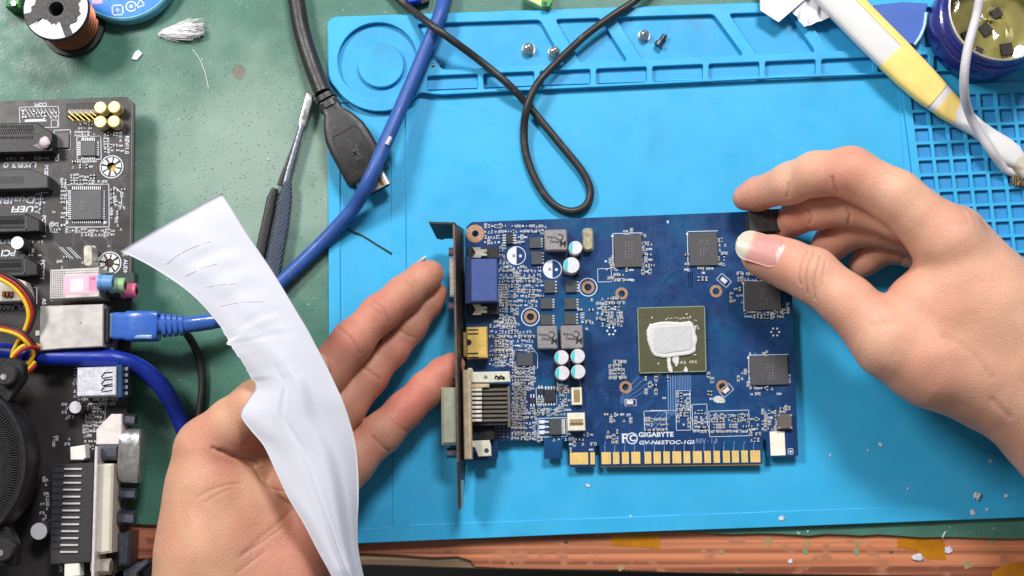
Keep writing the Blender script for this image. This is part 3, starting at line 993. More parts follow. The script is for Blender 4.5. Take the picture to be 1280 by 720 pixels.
# ---- papers at the top edge of the mat
def crumple(name, pts, z, lab, amp, seed, cat='paper', n=26):
    """a thin sheet with folds over a quad of frame positions"""
    r_ = np.random.default_rng(seed)
    ph, fr = r_.uniform(0, 6.28, 8), r_.uniform(3, 11, (8, 2))
    vs, fs = [], []
    P = [np.array(W(x, y, z)) for x, y in pts]
    for i in range(n + 1):
        for j_ in range(n + 1):
            u, v = i / n, j_ / n
            p_ = (P[0] * (1 - u) + P[1] * u) * (1 - v) + (P[3] * (1 - u) + P[2] * u) * v
            h_ = sum(abs(math.sin(fr[k_][0] * u + fr[k_][1] * v + ph[k_])) for k_ in range(8)) / 8
            vs.append((p_[0], p_[1], p_[2] + amp * h_))
    nv = len(vs)
    vs += [(a, b_, c_ - 0.12) for a, b_, c_ in vs]
    N1 = n + 1
    for i in range(n):
        for j_ in range(n):
            q = (i * N1 + j_, (i + 1) * N1 + j_, (i + 1) * N1 + j_ + 1, i * N1 + j_ + 1)
            fs += [q, tuple(x_ + nv for x_ in q[::-1])]
    bd = [i * N1 for i in range(N1)] + [n * N1 + j_ for j_ in range(1, N1)] + [i * N1 + n for i in range(n - 1, -1, -1)] + [j_ for j_ in range(n - 1, 0, -1)]
    for a, b_ in zip(bd, bd[1:] + bd[:1]):
        fs.append((a, b_, b_ + nv, a + nv))
    return mk(name, MB().add(vs, fs), M_PAPER, None, 180, lab, cat)


crumple('folded_paper', [(948, -40), (950, 13), (973, 28), (1040, -30)], 9.5, 'plain folded white paper corner hanging over the upper edge of the mat', 0.4, 4)
crumple('tissue', [(984, 12), (1004, 36), (1042, 22), (1020, -30)], 5.8, 'crumpled white tissue tucked between folded paper and brush', 4.0, 9, 'tissue')

# ---- flecks of cotton and dust on mat and bench
M_LINT = mat('lint', rgb(226, 226, 236), 0.9, 0, 0.06, 300, 0.4, 900, alpha=0.72)
flk = [(1221, 620, 2.65, 7, 8), (1216, 640, 2.65, 6, 7), (1258, 620, 2.1, 4, 4), (1238, 576, 2.1, 4, 3.5), (1101, 556, 2.1, 5, 3.5), (1234, 637, 2.65, 3.5, 3),
       (977, 648, 2.65, 7, 6), (735, 607, 2.1, 5, 3), (788, 645, 2.1, 2.6, 2.2), (1135, 611, 2.1, 2.2, 2.2), (1148, 696, -1.4, 11, 8), (1186, 688, -1.4, 8, 8), (1180, 668, 0.1, 9, 2),
       (988, 702, -1.5, 5, 5), (1038, 569, 2.1, 2, 4), (253, 74, 0.1, 1.8, 1.8), (335, 199, 0.1, 2, 3), (1010, 664, 0.1, 2.5, 2), (1085, 563, 2.1, 2, 2)]
where = ['on the near right of the mat, largest of the cluster', 'on the near border of the mat below the largest fleck', 'at the far right of the fleck cluster', 'under the right wrist', 'below the shadow of the right hand',
         'small, right of the fleck on the near border', 'on the near border right of the card', 'below the gold contacts of the card', 'near the middle of the near border', 'between card and fleck cluster',
         'stuck on the torn tape', 'on the wood right of the torn tape', 'flat and thin on the green strip above the torn tape', 'pale green, near the front of the wooden edge', 'standing right of the card near its lower corner',
         'next to the long scratch on the green sheet', 'beside the tweezers on the green sheet', 'on the green strip at the near edge', 'just left of the fleck below the hand shadow']
for i, ((px, py, z, w_, h_), wh) in enumerate(zip(flk, where)):
    k_ = mmpx(px, py, z)
    blob('fleck', px, py, z + 0.2, w_ * k_ * 0.52, h_ * k_ * 0.52, 0.14, M_LINT, 'white lint fleck ' + wh, 'fleck', 0.6, random.uniform(0, 180), 20 + i, 3, 'white flecks')
mk('hair', MB().tube([W(*p) for p in [(241, 62, 0.3), (250, 75, 0.3), (257, 93, 0.3), (261, 112, 0.3)]], 0.16, 5, 6), M_COTTON, None, 180, 'fine pale thread on the green sheet under the cotton', 'thread')
ds = MB()
for i in range(420):
    x_, y_ = random.uniform(415, 1275), random.uniform(125, 640)
    p = W(x_, y_, 2.62 if x_ < 510 else 2.02)
    ds.disc(p[0], p[1], random.uniform(0.08, 0.28), p[2], p[2] + 0.06, 5)
mk('dust', ds, mat('dust_grey', rgb(96, 130, 150), 0.9), None, None, 'fine grey specks of dust scattered over the blue mat', 'dust', kind='stuff')
ds = MB()
for i in range(700):
    x_, y_ = random.uniform(175, 405), random.uniform(80, 420)
    p = W(x_, y_, 0)
    ds.disc(p[0], p[1], random.uniform(0.08, 0.3), 0.01, 0.07, 5)
mk('grit', ds, mat('grit_dark', rgb(58, 66, 60), 0.9), None, None, 'fine dark grit scattered over the green sheet', 'grit', kind='stuff')

# ================================================================== graphics card
ZP = 6.6        # top of its circuit board
CA = 1.4        # it lies turned a little
M_PCB = mat('blue_solder_mask', rgb(20, 56, 104), 0.34, 0, 0.2, 70, 0.15, 1600, spots=[
    (rgb(16, 82, 124), 30, 0.48, 0.2, 0.8), (rgb(22, 40, 84), 90, 0.58, 0.12, 0.6)])
M_TRACE = mat('blue_trace', rgb(34, 76, 124), 0.32, 0, 0.1, 300)
M_TRACED = mat('dark_blue_trace', rgb(20, 46, 100), 0.32, 0, 0.1, 300)
M_IC = mat('chip_grey', rgb(78, 76, 78), 0.5, 0, 0.08, 500, 0.2, 3000)
M_ICD = mat('mosfet_grey', rgb(66, 70, 74), 0.5, 0, 0.08, 500, 0.2, 3000)
M_SOLDER = mat('solder', rgb(216, 218, 222), 0.38, 0.2, 0.12, 900)
M_TAN = mat('ceramic_tan', rgb(150, 138, 122), 0.5, 0, 0.2, 900)
M_RES = mat('resistor_black', rgb(40, 42, 50), 0.5, 0, 0.2, 900)
M_RING = mat('bare_copper_ring', rgb(180, 140, 112), 0.4, 0.4, 0.12, 600)
M_HOLE = mat('hole_dark', rgb(18, 20, 26), 0.8)
M_BRKT = mat('bracket_steel', rgb(104, 92, 88), 0.42, 0.85, 0.18, 200)
M_CREAM = mat('cream_metal', rgb(222, 200, 168), 0.36, 0.65, 0.1, 200)
M_INK = mat('choke_ink', rgb(60, 58, 60), 0.6)

card = thing('graphics_card', 'blue graphics card without cooler and white paste on its chip, lying on the mat', 'graphics card', 790, 420, 2.0)
pcb_px = [(583, 283), (590, 277.5), (700, 273.5), (820, 269), (935, 264.5), (983, 263), (990, 370), (994, 470), (998, 570), (959, 571.5), (958, 552), (953.5, 548), (953.3, 579.5),
          (750.5, 582.5), (749.5, 557), (743.8, 557), (744.6, 583), (712, 584), (711, 549), (703, 549.3), (703.5, 573), (680, 573.6), (680, 550), (640, 551), (623, 552), (622.5, 573), (606, 575), (584, 575)]
hole_list = [(594, 292, 4.3)]
pcb = sheet(poly_px(pcb_px, ZP, 0.6), [circle_px(x, y, r, ZP, 24) for x, y, r in
            [(594, 292, 4.2), (735, 359, 4.8), (663, 396, 4.8), (777, 367, 4.4), (895, 364, 4.4), (782, 484, 4.4), (903, 483, 4.4)]], ZP - 1.6, ZP, 0.05)
mk('circuit_board', pcb, M_PCB, card)

# copper rings round the holes
def hole_ring(x, y, r0, r1, white=None):
    p = W(x, y, ZP)
    k = mmpx(x, y, ZP)
    o = mk('hole_ring', MB().ring(p[0], p[1], r0 * k, r1 * k, ZP - 1.55, ZP + 0.08, 28), M_RING, card, 40)
    if white:
        mk('white_circle', MB().ring(p[0], p[1], white * k, (white + 1.1) * k, ZP, ZP + 0.05, 32), M_SILK, o)
    if r0 > 4.25:
        mk('hole_shadow', MB().disc(p[0], p[1], r0 * k * .99, ZP - 1.5, ZP - 0.5, 20), M_HOLE, o)


hole_ring(594, 292, 4.2, 11.4)
hole_ring(735, 359, 4.6, 8.0, 10.6)
hole_ring(663, 396, 4.6, 8.0, 10.6)
for x, y in ((777, 367), (895, 364), (782, 484), (903, 483)):
    hole_ring(x, y, 4.3, 7.8)

# big chips
def chip(x0, y0, x1, y1, h, m, name='memory_chip', ch=0.12, lines=True):
    o = mk(name, MB().pbox(x0, y0, x1, y1, ZP - 0.02, ZP + h, CA, ch), m, card)
    if lines:
        q = MB()
        cx = (x0 + x1) / 2
        for k in range(3):
            xx = cx - 4 + k * 4
            for s in range(6):
                if random.random() < 0.75:
                    q.pbox(xx, y0 + 9 + s * 3.6, xx + 1.3, y0 + 11 + s * 3.6, ZP + h, ZP + h + 0.015, CA)
        mk('marking', q, mat('faint_marking', rgb(112, 111, 112), 0.5), o)
    return o


chip(768, 293, 802.5, 334, 1.1, M_IC)
chip(861.5, 290.5, 897, 332, 1.1, M_IC)
chip(931.5, 352, 976, 388, 1.1, M_IC)
chip(938, 445, 985, 481, 1.1, M_IC)
sk = MB()
for x0, y0, x1, y1 in [(861.5, 290.5, 897, 332), (931.5, 352, 976, 388), (938, 445, 985, 481), (768, 293, 802.5, 334)]:
    sk.pline([(x0 - 1.5, y1 + 1), (x0 - 2.2, y0 - 1), (x1, y0 - 2)], 0.28, ZP, ZP + 0.04)
    sk.pdisc(x0 - 2.5, y0 + 2, 1.6, ZP, ZP + 0.05, 8)

# main processor: olive carrier, die, white heat paste squeezed out
M_OLIVE = mat('olive_carrier', rgb(84, 82, 58), 0.4, 0, 0.08, 200, 0.1, 1500)
gpu = mk('processor', MB().pprism([(796.5, 385), (880.5, 382.5), (883, 464), (799.5, 466.5)], ZP + 0.3, ZP + 1.5, 0.08), M_OLIVE, card)
mk('carrier_edge', MB().pline([(797, 385), (880.5, 382.8), (882.6, 464), (799.6, 466.2)], 0.42, ZP + 0.32, ZP + 1.53, True), mat('carrier_rim', rgb(130, 146, 122), 0.45), gpu)
mk('die', MB().pprism([(815, 405.5), (867, 404), (868.5, 441), (816.5, 442.5)], ZP + 1.5, ZP + 2.2, 0.05), mat('die_grey', rgb(150, 154, 164), 0.3), gpu)
M_PASTE = mat('heat_paste', rgb(214, 212, 209), 0.55, 0, 0.04, 300, 0.35, 700)
M_PASTE2 = mat('smeared_paste', rgb(198, 197, 198), 0.5, 0, 0.05, 300, 0.35, 600)


def paste_patch(pts, z, h, rim=0.0, seed=0, n=3):
    """soft blob with a rounded edge over an outline of frame positions"""
    P = spline([np.array([x, y, 0.0]) for x, y in pts + pts[:1]], 6)[:-1]
    P = np.array([W(p[0], p[1], z)[:2] for p in P])
    r_ = np.random.default_rng(seed)
    P += r_.normal(0, 0.10, P.shape)
    c_ = P.mean(0)
    q = MB()
    m_ = len(P)
    vs, fs = [], []
    for f, hh in [(1.0, 0.0), (0.985, 0.55 + rim), (0.95, 0.9 + rim), (0.88, 1.0 + rim * 0.6), (0.75, 0.92), (0.5, 0.95), (0.25, 0.95)]:
        for p in P:
            d = c_ + (p - c_) * f
            vs.append((d[0], d[1], z + h * hh + (r_.normal(0, 0.02) if hh > 0.3 else 0)))
    vs.append((c_[0], c_[1], z + h * 0.95))
    for k in range(6):
        for i in range(m_):
            j_ = (i + 1) % m_
            fs.append((k * m_ + i, k * m_ + j_, (k + 1) * m_ + j_, (k + 1) * m_ + i))
    for i in range(m_):
        fs.append((6 * m_ + i, 6 * m_ + (i + 1) % m_, 7 * m_))
    return q.add(vs, fs)


mk('heat_paste', paste_patch([(812, 405), (830, 402), (850, 402.5), (864, 402), (868, 410), (870, 418), (872, 424), (870, 432), (869, 440), (860, 444), (846, 446), (834, 447.5), (820, 446), (815, 441), (811, 432), (808.5, 420), (809, 411)], ZP + 1.52, 0.8, 0.2, 1), M_PASTE, gpu, 180)
mk('flattened_paste', paste_patch([(818, 408), (840, 407), (863, 406.5), (865, 420), (865, 436), (845, 440), (820, 441), (815, 426)], ZP + 2.28, 0.2, 0.05, 2), M_PASTE2, gpu, 180)
for pts, sd in [([(833, 445), (838, 446), (838, 454), (841, 462), (840, 466), (836, 464), (834, 456)], 3), ([(842, 446), (849, 445), (848, 452), (846, 459), (843, 455), (840, 450)], 4), ([(854, 464), (857, 458), (860, 463), (858, 465.5)], 5)]:
    mk('paste_run', paste_patch(pts, ZP + 1.5, 0.6, 0, sd), M_PASTE, gpu, 180)
sp = MB()
for i in range(26):
    x_, y_ = 869 + random.gauss(0, 2.0), random.uniform(400, 445)
    sp.pdisc(x_, y_, random.uniform(0.6, 1.3), ZP + 1.5, ZP + 1.75, 7, 0.1)
for i in range(14):
    sp.pdisc(833 + i * 2.2, 398 + random.uniform(-1, 1), random.uniform(0.5, 1.0), ZP + 1.5, ZP + 1.7, 7, 0.1)
for x_, y_ in [(815, 397), (858.5, 392.5), (823, 454.5), (863, 396)]:
    sp.pdisc(x_, y_, 1.1, ZP + 1.5, ZP + 1.7, 8, 0.1)
o = mk('paste_specks', sp, M_PASTE, gpu)
o['kind'] = 'stuff'
mk('carrier_code', text_mb('H-A2  PFS', 857, 453, ZP + 1.5, 1.7, CA, 0.03, fit=28, th=0.03), mat('carrier_ink', rgb(196, 196, 176), 0.5), gpu)

# chokes
M_CHOKE = mat('choke_grey', rgb(150, 144, 146), 0.42, 0.35, 0.08, 300, 0.2, 1800)
for x0, y0, x1, y1, lit in [(680.5, 286.5, 709, 313, 1), (671.5, 407, 697, 436, 0), (701, 406.5, 729, 435.5, 0)]:
    cx, cy = (x0 + x1) / 2, (y0 + y1) / 2
    k = mmpx(cx, cy, ZP + 6)
    p = W(cx, cy, ZP + 6)
    sx_, sy_ = (x1 - x0) * k, (y1 - y0) * k
    a = R(CA)
    q4 = [(p[0] + x * math.cos(a) - y * math.sin(a), p[1] + x * math.sin(a) + y * math.cos(a)) for x, y in [(-sx_ / 2, -sy_ / 2), (sx_ / 2, -sy_ / 2), (sx_ / 2, sy_ / 2), (-sx_ / 2, sy_ / 2)]]
    rr = []
    for i in range(4):
        A, Q, B = np.array(q4[i - 1]), np.array(q4[i]), np.array(q4[(i + 1) % 4])
        for t_ in (0, .5, 1):
            s0 = Q + (A - Q) / np.linalg.norm(A - Q) * 0.9
            s1 = Q + (B - Q) / np.linalg.norm(B - Q) * 0.9
            rr.append(tuple(s0 * (1 - t_) ** 2 + Q * 2 * t_ * (1 - t_) + s1 * t_ * t_))
    o = mk('choke', MB().prism(rr, ZP + 0.4, ZP + 6.0, 0.45), M_CHOKE, card, 30)
    mk('choke_foot', MB().box(p[0], p[1], sx_ * .96, sy_ * .96, ZP, ZP + 0.5, a), M_BLACK, o)
    q = text_mb('M', cx + 9, cy + 4.5, ZP + 6.0, 4.2, 180 + CA - 6, 0.1)
    text_mb('etal', cx - 1.5, cy + 3.0, ZP + 6.0, 2.0, 180 + CA - 6, 0.05, mb=q, fit=12)
    text_mb('C', cx + 6, cy - 3.5, ZP + 6.0, 4.2, 180 + CA - 6, 0.1, mb=q)
    text_mb('hoke', cx - 4.5, cy - 2.5, ZP + 6.0, 2.0, 180 + CA - 6, 0.05, mb=q, fit=13)
    mk('choke_text', q, M_INK, o)

# can capacitors: white metal tops with a cyan third
M_CAPTOP = mat('cap_white', rgb(228, 226, 230), 0.35, 0.25, 0.05, 300)
M_CYAN = mat('cap_cyan', rgb(60, 200, 206), 0.4, 0, 0.05, 300)
for x, y, r in [(719.5, 309.5, 8.6), (714.5, 331.5, 10.3), (702, 446.6, 9), (722.5, 445, 9), (703, 466.2, 9), (723, 464.6, 9)]:
    h = 7.2
    k = mmpx(x, y, ZP + h)
    p = W(x, y, ZP + h)
    rm = r * k
    o = mk('capacitor', MB().lathe(p[0], p[1], [(rm, ZP + 0.9), (rm, ZP + 1.6), (rm * .93, ZP + 2.0), (rm, ZP + 2.4), (rm, ZP + h - .35), (rm * .93, ZP + h), (0.01, ZP + h)], 32), M_CAPTOP, card, 40)
    mk('cap_foot', MB().box(p[0], p[1], rm * 2.04, rm * 2.04, ZP, ZP + 0.9, 0, 0.2), M_BLACK, o)
    seg = [(p[0] + rm * .92 * math.cos(R(t_)), p[1] + rm * .92 * math.sin(R(t_))) for t_ in range(118, 243, 6)]
    mk('polarity_mark', MB().prism(seg, ZP + h, ZP + h + 0.03), M_CYAN, o)

# unpopulated capacitor places: half white circles printed on the board
for x, y in [(645.5, 319.5), (690.5, 336.5)]:
    p = W(x, y, ZP)
    k = mmpx(x, y, ZP)
    q = MB().prism([(p[0] + 11.3 * k * math.cos(R(t_)), p[1] + 11.3 * k * math.sin(R(t_))) for t_ in range(90, 271, 9)], ZP, ZP + 0.05)
    q.ring(p[0], p[1], 10.9 * k, 11.8 * k, ZP + 0.0, ZP + 0.055, 36)
    o = mk('empty_capacitor_place', q, M_SILK, card)
    mk('pad', MB().pbox(x - 5, y - 2, x - 1.5, y + 2, ZP + 0.02, ZP + 0.09, CA), M_TAN, o)
    mk('pad', MB().pdisc(x + 5, y + 0.5, 2, ZP + 0.02, ZP + 0.25, 10, 0.1), M_SOLDER, o)

# crystal can
o = mk('crystal', MB().prism(poly_px([(728.5, 285), (740.5, 284.6), (741.3, 312), (729.2, 312.5)], ZP + 3.6, 2.0), ZP + 0.4, ZP + 3.6, 0.35), mat('crystal_metal', rgb(216, 206, 172), 0.3, 0.75, 0.08, 300), card, 40)
mk('crystal_base', MB().prism(poly_px([(727.5, 285), (741.5, 284.6), (742.3, 314), (728.2, 314.5)], ZP + 0.8, 2.0), ZP, ZP + 0.8, 0.1), M_STEEL, o)

# power transistors in rows
for x0, y0, x1, y1 in [(661.5, 296.5, 676, 310), (664, 314.5, 677.5, 330.5), (680.5, 350, 693.5, 366), (707, 350.5, 721, 365.5), (675.5, 372.5, 690.5, 386), (705.5, 372.5, 720.5, 386.5),
                       (675.5, 393, 690.5, 406), (705, 391, 720, 405.5)]:
    o = mk('transistor', MB().pbox(x0, y0, x1, y1, ZP + 0.12, ZP + 1.2, CA, 0.1), M_ICD, card)
    for k in range(4):
        yy = y0 + 2 + k * (y1 - y0 - 4) / 3
        mk('pin', MB().pbox(x1 - 0.3, yy - 1.0, x1 + 2.4, yy + 1.0, ZP, ZP + 0.3, CA), M_SOLDER, o)

# small gull-wing chips
def so8(x0, y0, x1, y1, n, vertical, h=1.4, m=None):
    o = mk('small_chip', MB().pbox(x0, y0, x1, y1, ZP + 0.15, ZP + h, CA, 0.15), m or M_RES, card)
    for k in range(n):
        t_ = (k + 0.5) / n
        if vertical:
            xx = x0 + (x1 - x0) * t_
            for ya, yb in ((y0 - 4.2, y0), (y1, y1 + 4.2)):
                mk('pin', MB().pbox(xx - .8, ya, xx + .8, yb, ZP, ZP + 0.55, CA), M_SOLDER, o)
        else:
            yy = y0 + (y1 - y0) * t_
            for xa, xb in ((x0 - 4.2, x0), (x1, x1 + 4.2)):
                mk('pin', MB().pbox(xa, yy - .8, xb, yy + .8, ZP, ZP + 0.55, CA), M_SOLDER, o)


so8(632.5, 292.5, 641, 305, 4, False)
so8(680.5, 487, 694.5, 502.5, 4, True)
so8(672, 486, 679, 493, 2, True, 1.0)
so8(662, 497, 669, 504, 2, True, 1.0)
chip(646, 441, 666.5, 457, 0.9, M_ICD, 'square_chip', 0.1, False)
o = chip(686.5, 523, 702, 543.5, 2.2, M_ICD, 'regulator', 0.2, False)
mk('tab', MB().pbox(702, 524, 706.5, 542.5, ZP, ZP + 0.5, CA), M_SOLDER, o)
for k in range(3):
    mk('pad', MB().pbox(674, 525 + k * 6.6, 681, 529.4 + k * 6.6, ZP, ZP + 0.25, CA), M_SILK, o)
    mk('pin', MB().pbox(680, 526 + k * 6.6, 686.6, 528.2 + k * 6.6, ZP, ZP + 0.6, CA), M_SOLDER, o)
sk.pline([(672.5, 523), (708, 522), (708.6, 545.5), (673, 546.5)], 0.25, ZP, ZP + 0.04, True)
# white fan header and small socket
o = mk('fan_header', MB().pbox(709.5, 516, 731.5, 538.5, ZP, ZP + 5, CA, 0.3), mat('cream_plastic', rgb(228, 220, 200), 0.45), card)
mk('cavity', MB().pbox(712, 524, 729, 532, ZP + 5, ZP + 5.03, CA), mat('header_shade', rgb(150, 130, 110), 0.6), o)
for k in range(4):
    mk('pin', MB().pbox(713 + k * 4.3, 526.5, 714.8 + k * 4.3, 528.6, ZP + 5, ZP + 6.2, CA), M_GOLD, o)
o = mk('socket', MB().pbox(714.5, 484, 727.5, 506, ZP, ZP + 2.6, CA, 0.2), MATS['cream_plastic'], card)
mk('cavity', MB().pbox(717, 487, 725, 503, ZP + 2.6, ZP + 2.63, CA), mat('socket_tan', rgb(170, 146, 106), 0.4, 0.4), o)
o = mk('square_inductor', MB().pbox(972.5, 518, 990.5, 536.5, ZP, ZP + 2.2, CA, 0.5), mat('inductor_grey', rgb(104, 98, 94), 0.5, 0.2), card)
for x_, y_ in ((973.5, 519), (988.5, 519), (974, 534.5), (989, 534.5)):
    mk('solder_corner', MB().pbox(x_ - 1.4, y_ - 1.4, x_ + 1.4, y_ + 1.4, ZP + 2.2, ZP + 2.3, CA), M_TAN, o)
mk('white_sticker', MB().pprism([(962, 539.5), (980.5, 539), (982, 569), (963.5, 569.6)], ZP, ZP + 0.12), mat('sticker_white', rgb(236, 234, 214), 0.55), card)
sk.pline([(985, 561), (991, 560.8), (991.3, 567.4), (985.3, 567.6)], 0.25, ZP, ZP + 0.04, True)
sk.pbox(987, 563, 989.6, 565.6, ZP, ZP + 0.04, CA)

# black power socket gripped by the hand
o = mk('power_socket', MB().pprism([(936, 262), (979, 260.5), (980.5, 289), (937.5, 290)], ZP - 1.0, ZP + 11, 0.4), mat('socket_black', rgb(58, 55, 54), 0.45), card)
for i in range(3):
    for j_ in range(2):
        mk('pin_hole', MB().pbox(942 + i * 12, 266 + j_ * 11, 950 + i * 12, 274 + j_ * 11, ZP + 11, ZP + 11.04, CA), mat('socket_deep', rgb(44, 42, 42), 0.6), o)
mk('latch', MB().pbox(953, 261.5, 964, 268, ZP + 11, ZP + 12.2, CA, 0.3), MATS['socket_black'], o)

# gold edge contacts
seg = [(712.5, 735.3), (738, 743.6)]
for a, b_ in [(448, 495), (505, 537), (550, 585), (597, 642), (663, 697), (708, 745), (757, 790), (802, 847), (858, 892), (905, 950), (962, 995), (1008, 1040), (1055, 1090), (1100, 1135), (1147, 1180), (1192, 1242)]:
    seg.append((640 + a / 4, 640 + b_ / 4))
for a, b_ in seg:
    n = max(1, round((b_ - a) / 2.85))
    q = MB()
    w_ = (b_ - a) / n
    for k in range(n):
        x0 = a + k * w_
        yb = 580.0 - (x0 - 712) * 0.012
        q.pbox(x0, yb - 14.2, x0 + w_ * 0.94, yb + (0.6 if n > 1 else 0.6), ZP - 0.2, ZP + 0.05, 0.6)
    mk('edge_contact', q, mat('contact_gold', rgb(240, 204, 124), 0.4, 0.2, 0.06, 200), card)
for x0, x1 in ((712.5, 744), (751, 953)):
    mk('contact_bevel', MB().pprism([(x0, 580.5 - (x0 - 712) * .012), (x1, 580.5 - (x1 - 712) * .012), (x1, 584.2 - (x1 - 712) * .012), (x0, 584.2 - (x0 - 712) * .012)], ZP - 1.5, ZP - 0.45), mat('contact_edge', rgb(190, 150, 76), 0.45, 0.4), card)

# ---- metal bracket at the left end
def slab(a0, a1, b0, b1, th):
    """plate from the line a0-a1 (low) to b0-b1 (high); points are (px,py,z)"""
    P = [np.array(W(*q)) for q in (a0, a1, b1, b0)]
    n_ = np.cross(P[1] - P[0], P[3] - P[0])
    n_ = n_ / np.linalg.norm(n_) * th
    v = P + [p + n_ for p in P]
    return MB().add(v, [(0, 1, 2, 3), (7, 6, 5, 4), (0, 4, 5, 1), (1, 5, 6, 2), (2, 6, 7, 3), (3, 7, 4, 0)])


br_ = mk('bracket', slab((579.5, 286, 2.4), (583.5, 577, 2.4), (568.5, 279, 24), (573.5, 577, 24), 0.9), M_BRKT, card)
mk('mounting_flange', MB().add([W(569.5, 278, 24), W(535.5, 277, 24), W(545.5, 296.5, 10), W(553, 298, 9), (W(556, 296, 10)), W(571, 296.5, 10),
                                W(569.5, 280.5, 24.0), W(536.5, 279.5, 24.0), W(546.0, 298.5, 10), W(553.3, 300, 9), W(556, 298.5, 10), W(571, 298.5, 10)],
                               [(0, 1, 2, 3, 4, 5), (11, 10, 9, 8, 7, 6), (0, 6, 7, 1), (1, 7, 8, 2), (2, 8, 9, 3), (3, 9, 10, 4), (4, 10, 11, 5), (5, 11, 6, 0)]), mat('flange_dark', rgb(64, 68, 70), 0.4, 0.8), br_)
tl = slab((582.5, 577.5, 8), (579, 632, 9), (573.5, 577.5, 23), (575.2, 637, 17), 0.9)
mk('tail', tl, M_BRKT, br_)
mk('tail_lip', slab((580, 600, 12), (579.6, 634, 10.5), (577, 600, 20), (577.2, 634, 16.5), 0.5), M_STEEL, br_)

# analogue video socket
v = mk('video_socket', MB().pbox(588.5, 323, 622, 377.5, ZP, ZP + 10.5, CA * .5, 0.5), mat('socket_blue', rgb(66, 84, 142), 0.4, 0, 0.06, 200), card)
mk('socket_front', MB().pbox(581, 320, 589, 380, ZP, ZP + 9.5, CA * .5, 0.3), mat('socket_navy', rgb(34, 44, 92), 0.45), v)
mk('side_post', MB().pbox(584, 309, 623.5, 323, ZP, ZP + 3.5, CA * .5, 0.2), M_BLACK, v)
mk('side_post', MB().pbox(585, 377.5, 624, 393, ZP, ZP + 3.5, CA * .5, 0.2), M_BLACK, v)
for dy in (0, 71):
    mk('hold_down', MB().pprism([(590, 309 + dy), (601, 309 + dy), (601, 311.5 + dy), (609, 311.5 + dy), (609, 315 + dy), (604, 316 + dy), (609, 317 + dy), (609, 320 + dy), (602, 320 + dy), (601, 322.5 + dy), (590, 322.5 + dy), (594, 316 + dy)], ZP + 3.5, ZP + 4.6, 0.2), M_NICKEL, v)
mk('shell', MB().pbox(562, 321.5, 571.5, 371, ZP + 1, ZP + 11, 1, 0.8), mat('shell_pale', rgb(224, 218, 206), 0.3, 0.6), v, 40)
for y in (315, 383):
    mk('screw_post', MB().tube([W(561, y, ZP + 6), W(573, y, ZP + 6)], 2.0, 6, 1), mat('post_mauve', rgb(128, 110, 122), 0.35, 0.7), v)
# gold digital socket
h = mk('gold_socket', MB().pbox(583.5, 408.5, 609.5, 448, ZP + 0.2, ZP + 6, CA, 0.5), M_GOLD, card, 30)
mk('lip', MB().pbox(578.5, 415, 584, 446, ZP + 1, ZP + 6.3, CA, 0.4), mat('gold_lip', rgb(176, 152, 110), 0.35, 0.8), h)
for y in (411.5, 441):
    for k in (0, 5):
        mk('spring_slot', MB().pbox(585, y + k, 598, y + 1.8 + k, ZP + 6.0, ZP + 6.04, CA), M_HOLE, h)
mk('spring_hole', MB().pdisc(585.5, 428, 4, ZP + 6.0, ZP + 6.04, 12), M_HOLE, h)
# large digital socket with its row of pins
d = mk('dvi_socket', MB().pbox(588, 480, 636, 532, ZP, ZP + 7, CA * .6, 0.3), mat('dvi_dark', rgb(40, 38, 36), 0.5), card)
mk('flange_plate', MB().pprism([(578, 462), (589, 462), (590.5, 574), (580, 574.5)], ZP, ZP + 12, 0.4), M_CREAM, d)
for k in range(8):
    y = 485.5 + k * 5.45
    o = mk('pin', MB().pbox(589.5, y, 602.5, y + 3.4, ZP + 7, ZP + 9.6, CA * .6, 0.2), mat('pin_pale', rgb(222, 216, 204), 0.35, 0.3), d)
    mk('pin_leg', MB().pbox(602.5, y, 634.5, y + 3.4, ZP + 6.5, ZP + 8.2, CA * .6, 0.2), mat('pin_grey', rgb(112, 106, 98), 0.4, 0.4), d)
mk('rear_rail', MB().pbox(634.5, 483, 638, 534, ZP, ZP + 8.4, CA * .6, 0.2), mat('rail_tan', rgb(116, 104, 88), 0.5, 0.3), d)
mk('hold_down', MB().pprism([(583.5, 464), (585, 460), (590, 460), (592, 465), (637, 464), (638.5, 477.5), (612, 478.5), (584, 478)], ZP + 9, ZP + 10.4, 0.3), mat('strap_pale', rgb(226, 222, 204), 0.35, 0.35), d)
mk('hold_down', MB().pprism([(583, 478.6), (612, 478.8), (612, 484.5), (589, 485), (583, 486)], ZP + 8.6, ZP + 9.6, 0.3), M_CREAM, d)
q = MB().pline([(619, 473), (620, 470), (623, 472), (626, 470), (630, 472), (630, 474), (626, 473), (622, 474)], 0.7, ZP + 10.4, ZP + 10.43)
mk('strap_mark', q, M_HOLE, d)
mk('strap_rivet', MB().pdisc(607, 471, 2.4, ZP + 10.4, ZP + 10.8, 12, 0.2), M_STEEL, d)
mk('hold_down', MB().pprism([(589, 551), (612, 550), (614, 557), (614.5, 570), (598, 571), (594, 560), (589, 558)], ZP + 5, ZP + 6.4, 0.3), MATS['strap_pale'], d)
mk('strap_rivet', MB().pdisc(608, 563, 3, ZP + 6.4, ZP + 6.9, 12, 0.3), M_DSTEEL, d)
mk('inner_gap', MB().pbox(590, 533, 618, 550, ZP, ZP + 4, CA, 0.2), M_HOLE, d)
mk('shell', MB().pbox(551.5, 484, 573, 556, ZP - 1, ZP + 13, 1, 1.2), mat('shell_green', rgb(178, 182, 160), 0.32, 0.55, 0.06, 100), d, 40)
for y in (469.5, 566):
    mk('hex_post', MB().tube([W(558.5, y, ZP + 7), W(574, y, ZP + 7)], 2.2, 6, 1), M_DSTEEL, d)

